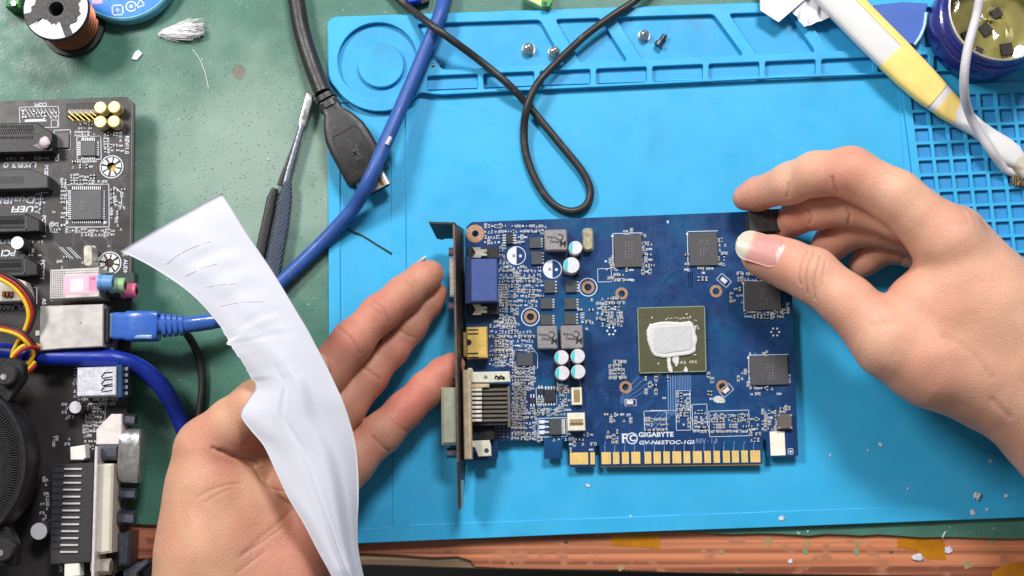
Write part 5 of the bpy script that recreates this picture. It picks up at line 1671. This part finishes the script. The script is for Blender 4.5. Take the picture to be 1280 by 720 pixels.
# fan socket and white clip at the left edge
o = mk('fan_socket', MB().pprism([(-30, 350), (18, 347), (32, 352), (36, 372), (30, 376), (-30, 378)], ZM, ZM + 7, 0.4), mat('socket_ivory', rgb(196, 186, 172), 0.5), board)
for k in range(3):
    mk('pin', MB().pbox(2 + k * 5, 364, 5.6 + k * 5, 370, ZM + 7, ZM + 9, 0, 0.2), M_COPPER, o)
mk('printed_lines', hl, M_SILK, board, kind='stuff')
mregs = [(90, 200, 116, 209, 0.9, 3.9), (130, 165, 152, 192, 0.85, 3.9), (94, 145, 124, 170, 0.85, 3.9), (88, 218, 118, 230, 1.0, 3.9), (104, 224, 133, 230, 1.0, 3.9), (76, 224, 83, 284, 0.9, 3.9), (138, 234, 152, 285, 0.6, 3.9), (82, 285.5, 140, 290, 1.0, 3.9), (100, 291, 138, 295, 1.0, 3.9), (64, 278, 76, 290, .8, 3.9),
         (44, 240, 51, 262, 1.0, 3.9), (8, 190, 60, 196, 0.4, 3.9), (72, 318, 104, 333, 0.35, 3.9), (92, 460, 97, 494, 0.9, 3.9), (98, 497, 144, 503, 0.8, 3.9), (108, 506, 132, 540, 0.9, 3.9), (104, 530, 118, 556, 0.9, 3.9), (50, 590, 62, 650, 0.5, 3.9), (78, 504, 88, 520, .5, 3.9), (28, 138, 72, 148, .5, 3.9), (65, 360, 66, 380, .5, 3.9),
         (36, 300, 50, 320, 0.4, 3.9), (60, 200, 70, 280, 0.12, 3.9), (130, 290, 160, 322, 0.12, 3.9), (62, 540, 90, 556, .3, 3.9), (66, 166, 90, 188, .0, 3.9)]
mblk = [(100, 173, 122, 199), (86, 234, 131, 279), (117, 125, 152, 162), (84, 130, 119, 148), (124, 193, 155, 224)]
smd_field(mregs, ZM, board, 5, mblk, turn=BA)
tr = MB()
for i in range(90):
    x0, y0 = random.uniform(5, 160), random.uniform(190, 360)
    l_ = random.uniform(8, 30)
    s_ = random.choice((-1, 1))
    for k in range(random.randint(1, 4)):
        P = [(x0 + k * 2.4, y0), (x0 + k * 2.4 + l_ * .6, y0 + s_ * l_ * .6), (x0 + k * 2.4 + l_ * .6, y0 + s_ * l_ * 1.4)]
        if all(2 < a < 160 and 128 < b_ < 372 for a, b_ in P):
            tr.pline(P, 0.26, ZM, ZM + 0.012 + 0.0004 * (i % 9))
mk('traces', tr, mat('board_trace', rgb(84, 79, 78), 0.4), board, kind='stuff')

# ---- cooler with curved fins, partly in view
cool = thing('cpu_cooler', 'round black finned cooler at the lower left edge', 'cooler', -70, 580, ZM)
M_COOL = mat('cooler_black', rgb(22, 21, 23), 0.42, 0, 0.12, 200, 0.2, 1200)
zc = ZM + 30
cxp, cyp = -78, 580
pc = W(cxp, cyp, zc)
kc = mmpx(cxp, cyp, zc)
mk('core', MB().lathe(pc[0], pc[1], [(20 * kc, ZM + 2), (20 * kc, zc - 6), (78 * kc, zc - 7), (78 * kc, ZM + 4)], 48), M_COOL, cool, 40)
mk('ring', MB().lathe(pc[0], pc[1], [(105 * kc, zc - 14), (112 * kc, zc - 14), (112 * kc, zc - 1), (110 * kc, zc), (106 * kc, zc), (105 * kc, zc - 1)], 80, True), M_COOL, cool, 40)
for i in range(96):
    a = -math.pi / 2 + math.pi * (i + 0.5) / 96
    P = []
    for j_, r_ in enumerate((76, 84, 92, 100, 105.5)):
        t_ = a + 0.03 * math.sin(j_ * 1.9 + i * .0)
        P.append((pc[0] + r_ * kc * math.cos(t_), pc[1] + r_ * kc * math.sin(t_)))
    q = MB()
    for p_, p2_ in zip(P[:-1], P[1:]):
        d_ = np.array(p2_) - np.array(p_)
        m_ = (np.array(p2_) + np.array(p_)) / 2
        q.box(m_[0], m_[1], np.linalg.norm(d_) + .2, 0.42, zc - 22, zc - 0.8, math.atan2(d_[1], d_[0]))
    mk('fin', q, mat('fin_black', rgb(62, 60, 62), 0.35, 0.4), cool)
for x, y in ((6, 468), (2, 688)):
    o = mk('clip_arm', MB().prism(poly_px([(-60, y - 22), (20, y - 21), (29, y - 15), (30, y + 6), (18, y + 22), (10, y + 36), (-60, y + 40)] if y < 500 else [(-60, y - 40), (10, y - 30), (20, y - 10), (20, y + 20), (-60, y + 22)], zc - 3, 2), zc - 8, zc - 3, 0.5), M_COOL, cool, 40)
    mk('push_pin', MB().pdisc(x, y, 14, zc - 3, zc + 1, 28, 0.6), mat('pin_cap', rgb(48, 46, 48), 0.3), o)
    mk('pin_slot', MB().pdisc(x - 2, y + 3, 4, zc + 1, zc + 1.3, 12, 0.1), M_STEEL, o)

# ---- yellow, red and black fan lead knotted over the board
lead = thing('fan_lead', 'knotted yellow red and black fan wires hanging over the left edge', 'wires', 20, 400, ZM)
M_YW = mat('yellow_wire', rgb(226, 186, 40), 0.4)
M_RW = mat('red_wire', rgb(150, 36, 30), 0.4)
M_KW = mat('black_wire', rgb(34, 26, 34), 0.4)
pa = [(-40, 330, 34), (-6, 343, 34), (16, 355, 33), (31, 372, 32), (37, 390, 31), (33, 408, 30), (24, 424, 29), (17, 440, 27), (17, 452, 26), (26, 456, 25), (37, 451, 25), (42, 440, 26), (36, 428, 30), (22, 416, 32), (0, 410, 33), (-30, 409, 33)]
for m_, ox, oy, oz, nm in [(M_YW, -1.5, 2.5, 0.6, 'yellow_wire'), (M_RW, 3.2, 0, 0, 'red_wire'), (M_KW, 7.0, -2.5, -0.4, 'black_wire')]:
    mk(nm, MB().tube([W(x + ox * (1 if i < 8 else .5), y + oy, z + oz) for i, (x, y, z) in enumerate(pa)], 0.85, 10, 8), m_, lead, 60)
pb = [(48, 432, 25), (38, 430, 29), (26, 434, 31), (17, 444, 31), (14, 456, 29), (22, 463, 27), (34, 462, 26), (44, 452, 26)]
for m_, ox, oy, nm in [(M_YW, 0, 0, 'yellow_wire'), (M_RW, 1, 3.6, 'red_wire')]:
    mk(nm, MB().tube([W(x + ox, y + oy, z + oy * .2) for x, y, z in pb], 0.85, 10, 8), m_, lead, 60)

# ================================================================== hands
def smin(a, b, k):
    h = np.clip(0.5 + 0.5 * (b - a) / k, 0, 1)
    return b + (a - b) * h - k * h * (1 - h)


class Field:
    """distance field on a grid (mm); limbs are tapered capsules blended together"""

    def __init__(self, lo, hi, h):
        self.lo, self.h = np.array(lo, float), h
        self.n = np.ceil((np.array(hi) - self.lo) / h).astype(int) + 1
        self.ax = [self.lo[i] + h * np.arange(self.n[i]) for i in range(3)]

    def empty(self):
        return np.full(self.n, 60.0, np.float32)

    def cone(self, d, a, b, ra, rb, k=5.0, flat=None):
        a, b = np.array(a, float), np.array(b, float)
        m = max(ra, rb) + k * 1.6 + 3
        lo = np.minimum(a, b) - m
        hi = np.maximum(a, b) + m
        sl = []
        for i in range(3):
            i0 = int(np.clip((lo[i] - self.lo[i]) / self.h, 0, self.n[i]))
            i1 = int(np.clip((hi[i] - self.lo[i]) / self.h + 1, 0, self.n[i]))
            if i1 <= i0:
                return
            sl.append(slice(i0, i1))
        X, Y, Z = np.meshgrid(self.ax[0][sl[0]], self.ax[1][sl[1]], self.ax[2][sl[2]], indexing='ij', sparse=True)
        ba = b - a
        L2 = ba @ ba + 1e-9
        t = np.clip(((X - a[0]) * ba[0] + (Y - a[1]) * ba[1] + (Z - a[2]) * ba[2]) / L2, 0, 1)
        px, py, pz = X - a[0] - t * ba[0], Y - a[1] - t * ba[1], Z - a[2] - t * ba[2]
        if flat is not None:                 # (direction, factor): section squeezed along a direction
            n_, f = np.array(flat[0], float), flat[1]
            n_ /= np.linalg.norm(n_)
            q = px * n_[0] + py * n_[1] + pz * n_[2]
            s = (1.0 / f - 1.0) * q
            px, py, pz = px + s * n_[0], py + s * n_[1], pz + s * n_[2]
        dist = np.sqrt(px * px + py * py + pz * pz) - (ra + (rb - ra) * t)
        d[tuple(sl)] = smin(d[tuple(sl)], dist.astype(np.float32), k)


def surface_nets(d, lo, h):
    """quads of the zero surface"""
    s = d < 0
    n = np.array(d.shape) - 1
    cnt = np.zeros(n, np.int8)
    pos = np.zeros(tuple(n) + (3,), np.float32)
    offs = [(0, 0, 0), (1, 0, 0), (0, 1, 0), (1, 1, 0), (0, 0, 1), (1, 0, 1), (0, 1, 1), (1, 1, 1)]

    def sub(a, o):
        return a[o[0]:o[0] + n[0], o[1]:o[1] + n[1], o[2]:o[2] + n[2]]
    for i, a in enumerate(offs):
        for ax in range(3):
            if a[ax]:
                continue
            b = list(a)
            b[ax] = 1
            sa, sb = sub(s, a), sub(s, b)
            x = sa != sb
            if not x.any():
                continue
            ix = np.nonzero(x)
            da, db = sub(d, a)[ix], sub(d, b)[ix]
            t = da / (da - db)
            p = np.array(a, np.float32)[None, :].repeat(len(t), 0)
            p[:, ax] += t
            pos[ix] += p
            cnt[ix] += 1
    act = cnt > 0
    idx = np.full(n, -1, np.int64)
    ii = np.nonzero(act)
    idx[ii] = np.arange(len(ii[0]))
    V = (pos[ii] / cnt[ii][:, None] + np.stack(ii, 1)) * h + lo
    F = []
    for ax in range(3):
        u, v = (ax + 1) % 3, (ax + 2) % 3
        sl0, sl1 = [slice(None)] * 3, [slice(None)] * 3
        sl0[ax], sl1[ax] = slice(0, -1), slice(1, None)
        s0, s1 = s[tuple(sl0)], s[tuple(sl1)]
        for flip in (False, True):
            e = np.stack(np.nonzero((s0 & ~s1) if not flip else (~s0 & s1)), 1)
            e = e[(e[:, u] > 0) & (e[:, v] > 0) & (e[:, u] < n[u]) & (e[:, v] < n[v])]
            c = []
            for du, dv in ((-1, -1), (0, -1), (0, 0), (-1, 0)):
                q = e.copy()
                q[:, u] += du
                q[:, v] += dv
                c.append(idx[q[:, 0], q[:, 1], q[:, 2]])
            q = np.stack(c, 1)
            F.append(q[:, ::-1] if flip else q)
    return V, np.concatenate(F)


def frame_xy(V):
    """where mesh points lie in the frame: used to lay creases and tone along the skin"""
    r = V - CAM
    dz = r @ FWD
    return np.stack([640 + r[:, 0] / dz * FPX, 360 - (r @ UP) / dz * FPX], 1)


def seg_dist(P, a, b):
    a, b = np.array(a, float), np.array(b, float)
    ba = b - a
    t = np.clip((P - a) @ ba / (ba @ ba + 1e-9), 0, 1)
    return np.linalg.norm(P - a - t[:, None] * ba, axis=1)


SKIN = mat('skin', (0.6, 0.35, 0.25, 1), 0.48, 0, 0.05, 160, 0.5, 1100, spec=0.4, attr='tone', sss=0.35)
_nt = SKIN.node_tree          # fine criss-cross of the skin
_tc = _nt.nodes['Texture Coordinate']
_vo = _nt.nodes.new('ShaderNodeTexVoronoi')
_vo.feature = 'DISTANCE_TO_EDGE'
_vo.inputs['Scale'].default_value = 1300
_nt.links.new(_tc.outputs['Object'], _vo.inputs['Vector'])
_old = [l for l in _nt.links if l.to_node.type == 'BSDF_PRINCIPLED' and l.to_socket.name == 'Normal'][0].from_node
_b2 = _nt.nodes.new('ShaderNodeBump')
_b2.inputs['Strength'].default_value = 0.5
_b2.inputs['Distance'].default_value = 0.0003
_nt.links.new(_vo.outputs['Distance'], _b2.inputs['Height'])
_nt.links.new(_old.outputs[0], _b2.inputs['Normal'])
_nt.links.new(_b2.outputs[0], _nt.nodes['Principled BSDF'].inputs['Normal'])
M_NAIL = mat('nail', (0.7, 0.45, 0.4, 1), 0.36, 0, 0.03, 200, attr='tone', coat=0.0, sss=0.2)


def hand(name, label, palm, fingers, creases, tips, base, warm, k_palm=9.0, k_f=6.0, h=0.62, bulges=()):
    pts = np.array([W(*p[:3]) for c in palm + fingers for p in c])
    rad = max(p[3] for c in palm + fingers for p in c)
    fd = Field(pts.min(0) - rad - 6, pts.max(0) + rad + 6, h)
    dp = fd.empty()
    for c in palm:
        for p, q in zip(c[:-1], c[1:]):
            fd.cone(dp, W(*p[:3]), W(*q[:3]), p[3], q[3], k_palm)
    tot = dp.copy()
    for c in fingers:
        df = fd.empty()
        for p, q in zip(c[:-1], c[1:]):
            fd.cone(df, W(*p[:3]), W(*q[:3]), p[3], q[3], 3.0)
        tot = smin(tot, smin(dp, df, k_f), 0.7)
    V, F = surface_nets(tot, fd.lo, fd.h)
    V = V.astype(float)
    # relax the grid's staircase
    E = np.concatenate([F[:, [0, 1]], F[:, [1, 2]], F[:, [2, 3]], F[:, [3, 0]]])
    for it in range(3):
        acc = np.zeros_like(V)
        c = np.zeros(len(V))
        for a, b in ((0, 1), (1, 0)):
            for ax in range(3):
                acc[:, ax] += np.bincount(E[:, a], V[E[:, b], ax], len(V))
            c += np.bincount(E[:, a], minlength=len(V))
        V = V * 0.5 + acc / np.maximum(c, 1)[:, None] * 0.5
    me = finish_mesh(name, [tuple(p) for p in V * MM], F.tolist(), [SKIN], None, 180)
    nor = np.array([v.normal[:] for v in me.vertices])
    P2 = frame_xy(V)
    face = np.clip((nor @ (-FWD)) * 2.0, 0, 1)          # creases belong to the side that is turned up
    disp = np.zeros(len(V))
    dark = np.zeros(len(V))
    for cr in creases:                                   # (points, width mm, depth mm)
        line, w, dep = cr
        w, dep = w * 0.72, dep * 0.8
        line = [tuple(q[:2]) for q in spline([np.array([x, y, 0.0]) for x, y in line], 5)] if len(line) > 2 else line
        d = np.min([seg_dist(P2, a, b) for a, b in zip(line[:-1], line[1:])], 0) * 0.33
        g = np.exp(-(d / w) ** 2) * face
        disp -= g * dep
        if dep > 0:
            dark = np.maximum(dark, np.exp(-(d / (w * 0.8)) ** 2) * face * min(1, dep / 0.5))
    r_ = np.random.default_rng(len(V))
    for i in range(14):                                  # skin is never quite even
        kx = r_.normal(0, 1, 3) * r_.uniform(0.05, 0.22)
        disp += 0.07 * np.sin(V @ kx + r_.uniform(0, 6.28))
    V = V + nor * disp[:, None]
    # skin tone: redder at fingertips and joints; on the left hand also painted shade
    red = np.zeros(len(V))
    for x, y, z, rr, st in tips:
        red = np.maximum(red, st * np.exp(-(np.linalg.norm(V - np.array(W(x, y, z)), axis=1) / rr) ** 2))
    blot = np.zeros(len(V))
    for i in range(10):
        blot += np.sin(V @ (r_.normal(0, 1, 3) * 0.16) + r_.uniform(0, 6.28)) / 10
    red = np.clip(red + 0.12 + 0.4 * blot, 0, 1)
    col = np.array(base)[None, :] * (1 - red[:, None]) + np.array(warm)[None, :] * red[:, None]
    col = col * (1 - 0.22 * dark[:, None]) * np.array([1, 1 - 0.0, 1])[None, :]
    org = np.array([V[:, 0].mean(), V[:, 1].mean(), V[:, 2].min()])
    me.vertices.foreach_set('co', ((V - org) * MM).ravel())
    at = me.color_attributes.new('tone', 'FLOAT_COLOR', 'POINT')
    at.data.foreach_set('color', np.concatenate([col, np.ones((len(V), 1))], 1).ravel())
    me.update()
    o = bpy.data.objects.new(name, me)
    COL.objects.link(o)
    o.location = tuple(org * MM)
    ORG[o.name] = org
    return tag(o, label, 'hand', 'hands of the person at the bench')


def nail(parent, base_, tip_, up, rad, half, length, bed, free, pink, white, thick=0.45, curve=0.0, lun=True):
    """curved plate over a finger: from its root along the finger, bent round the axis base_-tip_"""
    A, B = np.array(W(*base_)), np.array(W(*tip_))
    e1 = (B - A) / np.linalg.norm(B - A)
    n_ = np.array(up, float)
    n_ -= e1 * (n_ @ e1)
    n_ /= np.linalg.norm(n_)
    e2 = np.cross(n_, e1)
    nu, nv = 26, 18
    vs, cols, fs = [], [], []
    for layer in (0, 1):
        for i in range(nu + 1):
            u = i / nu
            # outline: rounded root, nearly parallel sides, rounded free edge
            wd = half * min(1.0, math.sqrt(max(0.0, 1 - ((0.30 - u) / 0.30) ** 2)) if u < 0.30 else 1.0)
            if u > 0.74:
                wd = half * math.sqrt(max(0.0, 1 - ((u - 0.74) / 0.265) ** 2))
            wd = max(wd, 0.02)
            for j_ in range(nv + 1):
                v_ = -1 + 2 * j_ / nv
                th = wd * v_ / rad
                r_ = rad - layer * thick - 0.25 * (1 - min(1, u * 6)) - abs(v_) ** 3 * 0.25
                lift = -curve * max(0, u - 0.5) ** 2
                p = A + e1 * (u * length) + e2 * (r_ * math.sin(th)) + n_ * (r_ * math.cos(th) + lift)
                vs.append(p)
                edge = free + 0.05 * v_ * v_
                f = 1 / (1 + math.exp(-(u - edge) * 60))
                c_ = np.array(pink) * (1 - f) + np.array(white) * f
                if lun and u < 0.17 - 0.10 * v_ * v_:
                    c_ = c_ * 0.35 + np.array([0.78, 0.62, 0.58]) * 0.65
                cols.append((*c_, 1))
    m_ = (nu + 1) * (nv + 1)
    for i in range(nu):
        for j_ in range(nv):
            q = (i * (nv + 1) + j_, i * (nv + 1) + j_ + 1, (i + 1) * (nv + 1) + j_ + 1, (i + 1) * (nv + 1) + j_)
            fs += [q[::-1], tuple(x + m_ for x in q)]
    bd = [i * (nv + 1) for i in range(nu + 1)] + [nu * (nv + 1) + j_ for j_ in range(1, nv + 1)] + [i * (nv + 1) + nv for i in range(nu - 1, -1, -1)] + [j_ for j_ in range(nv - 1, 0, -1)]
    for a, b in zip(bd, bd[1:] + bd[:1]):
        fs.append((a, b, b + m_, a + m_))
    o = mk('fingernail', MB().add(vs, fs), M_NAIL, parent, 180)
    at = o.data.color_attributes.new('tone', 'FLOAT_COLOR', 'POINT')
    at.data.foreach_set('color', np.array(cols).ravel())
    return o


SB = (0.70, 0.395, 0.27)
SW = (0.57, 0.195, 0.14)
# ---- right hand: thumb and bent index finger pinch the corner of the card
rp = [[(1184, 304, 51, 13.5), (1243, 390, 44, 19.5), (1312, 476, 38, 24), (1420, 620, 34, 29)],
      [(1110, 428, 44, 13.5), (1165, 452, 42, 17), (1232, 468, 38, 20), (1320, 510, 36, 25), (1420, 640, 34, 29)],
      [(1150, 382, 42, 14), (1200, 380, 42, 20), (1262, 430, 40, 24)],
      [(1196, 292, 42, 10.4), (1248, 372, 40, 16.5)],
      [(1198, 312, 27, 10.8), (1256, 400, 28, 17.5)],
      [(1205, 335, 16, 11), (1280, 430, 22, 19)]]
rf = [[(951, 320, 25.5, 8.4), (963, 323, 27, 9.9), (985, 331, 30, 10.7), (1016, 344, 35, 11.2), (1060, 378, 40, 11.2), (1110, 428, 44, 13.8)],
      [(931, 247, 17, 5.6), (946, 243, 20, 7.2), (988, 230, 34, 8.6), (1020, 218, 43, 9.2), (1062, 215, 50, 10.2), (1120, 247, 52, 10.8), (1184, 300, 51, 13.5)],
      [(982, 283, 13, 6.0), (993, 273, 17, 7.2), (1022, 262, 25, 8.4), (1068, 254, 33, 9.4), (1130, 272, 40, 9.6), (1196, 292, 42, 10.6)],
      [(1028, 316, 11, 6.5), (1040, 303, 14, 7.4), (1062, 286, 18, 8.4), (1096, 280, 23, 9.0), (1150, 292, 26, 9.4), (1198, 312, 27, 10.8)],
      [(1078, 330, 9, 6.0), (1088, 320, 10, 6.6), (1106, 307, 12, 7.4), (1150, 312, 15, 8.5), (1205, 335, 16, 10.5)]]
rcr = [([(1010, 312), (1002, 326), (998, 344), (1000, 356)], 0.7, 0.55), ([(1018, 314), (1010, 330), (1007, 352), (1009, 368)], 0.7, 0.65), ([(1026, 320), (1021, 338), (1017, 356), (1018, 374)], 0.7, 0.55), ([(1032, 326), (1029, 344), (1027, 358)], 0.6, 0.35),
       ([(986, 230), (986, 238), (984, 246)], 0.8, 0.5), ([(1040, 222), (1042, 232), (1048, 242)], 0.9, 0.8),
       ([(1104, 352), (1120, 338), (1132, 318)], 0.9, 0.5), ([(1112, 352), (1130, 346)], 0.8, 0.4), ([(1100, 300), (1116, 296), (1126, 302)], 0.9, 0.5),
       ([(1194, 250), (1204, 264), (1211, 278)], 1.2, 0.25), ([(1204, 252), (1214, 266), (1221, 282)], 1.2, 0.22), ([(1180, 420), (1215, 440), (1240, 470)], 2.2, 0.3), ([(1240, 500), (1262, 520)], 2.0, 0.35), ([(1090, 405), (1120, 400)], 2.2, 0.25),
       ([(1058, 258), (1062, 268), (1060, 280)], 0.8, 0.6), ([(1010, 262), (1014, 272), (1012, 280)], 0.8, 0.5)]
rt = [(935, 248, 14, 14, 0.75), (955, 322, 26, 12, 0.5), (985, 330, 30, 14, 0.35), (982, 280, 14, 16, 0.7), (1060, 200, 55, 16, 0.25), (1030, 312, 12, 16, 0.6), (1110, 350, 44, 14, 0.45), (1120, 480, 35, 30, 0.25), (1205, 250, 50, 18, 0.25)]
rh = hand('hand', 'bare right hand pinching the corner of the card between thumb and bent index finger', rp, rf, rcr, rt, SB, SW)
nail(rh, (985, 330, 30.4), (950, 319, 26), (0.02, 0.10, 1.0), 11.0, 7.6, 22.0, 0, 0.70, (0.62, 0.29, 0.255), (0.58, 0.53, 0.42), 0.5, 3.0)

# ---- left hand: palm up, fingers reaching for the bracket, the paper lies over thumb and palm
lp = [[(262, 562, 36, 13.0), (266, 612, 34, 17.5), (268, 680, 32, 21.5), (262, 790, 30, 25.5), (244, 920, 32, 27)],
      [(395, 618, 22, 13.5), (384, 668, 24, 16), (355, 735, 26, 20), (322, 810, 28, 24), (300, 920, 30, 26)],
      [(330, 560, 26, 14), (318, 640, 24, 19), (306, 760, 26, 25)],
      [(368, 524, 22, 12.5), (380, 568, 22, 13), (392, 620, 22, 12.8)]]
lf = [[(538, 342, 15, 6.0), (529, 348, 16.5, 7.1), (505, 367, 20, 7.8), (474, 393, 24, 8.2), (442, 426, 27, 8.8), (406, 468, 27, 9.8), (370, 520, 24, 12.6)],
      [(545, 367, 8.8, 5.2), (535, 379, 9.6, 6.3), (512, 407, 11.5, 7.2), (488, 438, 14, 7.6), (462, 470, 17, 8.2), (430, 508, 20, 9.2), (384, 556, 22, 12.6)],
      [(566, 455, 9.0, 5.4), (554, 466, 10, 6.6), (532, 487, 12, 7.5), (507, 511, 14, 8.0), (477, 541, 17, 8.5), (442, 577, 20, 9.6), (394, 616, 22, 12.8)],
      [(360, 600, 44, 6.2), (372, 606, 46, 7.0), (394, 622, 46, 7.6), (406, 636, 40, 8.2), (402, 652, 30, 9.2), (384, 664, 24, 12)],
      [(392, 462, 52, 7.0), (380, 470, 51, 8.6), (352, 488, 49, 9.6), (322, 508, 47, 10.6), (290, 534, 42, 11.4), (262, 562, 37, 13.2)]]
lcr = [([(266, 560), (286, 570), (302, 576), (318, 583)], 0.85, 1.3), ([(276, 563), (300, 572), (322, 578)], 1.6, 0.7), ([(246, 622), (262, 613), (284, 606), (302, 604)], 0.7, 0.3), ([(256, 628), (276, 616), (290, 611)], 0.7, 0.25),
       ([(320, 588), (328, 602), (342, 612), (356, 614)], 0.8, 0.5), ([(372, 628), (350, 652), (322, 676), (300, 696)], 1.5, 0.3), ([(352, 660), (330, 676), (306, 692)], 0.7, 0.35), ([(330, 690), (312, 704), (296, 716)], 0.8, 0.3),
       ([(466, 374), (480, 386), (488, 402)], 0.8, 0.5), ([(462, 380), (478, 394)], 0.7, 0.35), ([(424, 410), (440, 424), (450, 442)], 0.9, 0.5), ([(508, 350), (518, 360)], 0.7, 0.25),
       ([(450, 456), (464, 466), (476, 474)], 0.8, 0.5), ([(496, 410), (508, 418), (518, 422)], 0.8, 0.4), ([(488, 524), (500, 534), (510, 540)], 0.8, 0.35), ([(466, 546), (480, 560), (490, 566)], 0.9, 0.45)]
lt = [(480, 390, 24, 22, 0.75), (440, 430, 26, 22, 0.65), (495, 432, 14, 22, 0.7), (462, 472, 18, 22, 0.6), (515, 505, 14, 22, 0.75), (535, 345, 14, 17, 0.85), (500, 378, 18, 14, 0.3), (546, 367, 10, 16, 0.75), (560, 463, 10, 18, 0.85), (440, 440, 26, 14, 0.3), (470, 550, 18, 20, 0.45), (300, 560, 40, 16, 0.6), (260, 545, 45, 16, 0.3), (290, 600, 45, 16, 0.2), (380, 690, 40, 30, 0.5), (430, 480, 25, 16, 0.35)]
lh = hand('hand', 'bare left hand with its palm up under the white paper sheet', lp, lf, lcr, lt, (0.63, 0.355, 0.225), (0.50, 0.165, 0.12))  # darker, redder skin: the shade on this hand is put into its tone
nail(lh, (515, 359, 18.5), (538, 342, 15), (-0.45, 0.75, -0.10), 7.7, 4.6, 14.5, 0, 0.72, (0.62, 0.36, 0.31), (0.72, 0.69, 0.60), 0.4, 0)

# ---- the paper held in the left hand
L_ = [(150, 314, 82), (176, 326, 80), (205, 343, 78), (236, 365, 76), (262, 391, 74), (281, 418, 72.5), (286, 428, 72), (292, 436, 71.5), (302, 452, 70.5), (313, 470, 69), (320, 484, 68), (310, 500, 67), (301, 518, 66.5), (312, 536, 66), (330, 558, 65), (345, 590, 64), (360, 622, 63), (378, 652, 62), (398, 690, 60), (416, 724, 58), (432, 770, 54)]
R_ = [(277, 242, 74), (290, 262, 74), (306, 288, 73), (323, 313, 72), (341, 340, 71), (360, 371, 70), (372, 391, 69), (384, 411, 68), (396, 434, 67), (408, 457, 66), (419, 480, 65), (429, 502, 64), (437, 526, 62), (443, 548, 60), (446.5, 572, 58), (448, 600, 56), (448, 628, 54), (447, 655, 52), (448, 685, 50), (455, 722, 48), (468, 775, 44)]
Ls = np.array(spline([np.array(p, float) for p in L_], 5))
for i in range(22, 50):
    Ls[i][:2] += np.array([random.uniform(-1.3, 1.3), random.uniform(-0.8, 0.8)])
Ls[30:33, 0] -= 3.5
Rs = np.array(spline([np.array(p, float) for p in R_], 5))
nn_, mm_ = len(Ls), 44
vs, fs = [], []
r_ = np.random.default_rng(12)
for i in range(nn_):
    s = i / (nn_ - 1)
    for j_ in range(mm_ + 1):
        v_ = j_ / mm_
        p = Ls[i] * (1 - v_) + Rs[i] * v_
        p[2] -= 6.0
        q = np.array(W(*p))
        bulge = 6.0 * math.sin(math.pi * v_) * (0.25 + 0.75 * s) * (1 if s < 0.95 else 0.8)
        # long soft folds running down the sheet, and shallow creases across its free end
        fold = 0.7 * math.exp(-((v_ - 0.62 + 0.10 * math.sin(s * 5)) / 0.07) ** 2) * min(1, max(0, (s - 0.32) * 4)) - 0.6 * math.exp(-((v_ - 0.74 + 0.10 * math.sin(s * 5)) / 0.06) ** 2) * min(1, max(0, (s - 0.32) * 4))
        fold += 0.3 * math.exp(-((v_ - 0.35 - 0.2 * (s - .6)) / 0.05) ** 2) * min(1, max(0, (s - 0.45) * 4))
        for c0, a0 in [(0.10, 0.5), (0.145, 0.35), (0.19, 0.35), (0.25, 0.3), (0.33, 0.3)]:
            x = (s - c0 - 0.05 * (v_ - .5) ** 2 - 0.02 * v_) / 0.008
            fold -= a0 * math.exp(-x * x) * math.exp(-((v_ - 0.5) / 0.3) ** 4)
        fold -= 0.55 * math.exp(-((v_ - 0.52 + 0.14 * math.sin(s * 4.4 - .5)) / 0.018) ** 2) * min(1, max(0, (s - 0.36) * 6))
        fold += 0.12 * math.sin(7 * v_ + 21 * s) + 0.10 * math.sin(17 * v_ - 33 * s + 1)
        q[2] += bulge + fold
        vs.append(q)
N1 = mm_ + 1
nv_ = len(vs)
vs += [np.array([p[0], p[1], p[2] - 0.14]) for p in vs]
for i in range(nn_ - 1):
    for j_ in range(mm_):
        q = (i * N1 + j_, (i + 1) * N1 + j_, (i + 1) * N1 + j_ + 1, i * N1 + j_ + 1)
        fs += [q, tuple(x + nv_ for x in q[::-1])]
bd = [i * N1 for i in range(nn_)] + [(nn_ - 1) * N1 + j_ for j_ in range(1, N1)] + [i * N1 + mm_ for i in range(nn_ - 2, -1, -1)] + [j_ for j_ in range(mm_ - 1, 0, -1)]
for a, b in zip(bd, bd[1:] + bd[:1]):
    fs.append((a, b, b + nv_, a + nv_))
paper = mk('paper_sheet', MB().add(vs, fs), mat('thin_paper', rgb(211, 211, 221), 0.8, 0, 0.02, 60, 0.1, 700), None, 180, 'curled torn white paper sheet held over the left hand', 'paper')

PV = np.array(vs[:nv_])
PF = frame_xy(PV)
for pts in [[(207, 331), (222, 319), (242, 309), (264, 302)], [(232, 345), (250, 336), (271, 330)], [(257, 359), (276, 356), (296, 355)], [(276, 383), (300, 378), (330, 377)]]:
    q = []
    for p in spline([np.array([x, y, 0.0]) for x, y in pts], 5):
        q.append(PV[np.argmin(((PF - p[:2]) ** 2).sum(1))] * 0 + np.array(W(p[0], p[1], PV[np.argmin(((PF - p[:2]) ** 2).sum(1))][2] + 0.05)))
    mk('crease_line', MB().tube(q, 0.055, 6, 1), mat('crease_grey', rgb(182, 182, 194), 0.7), paper, 180)  # thin grey strands added to draw the creases of the sheet
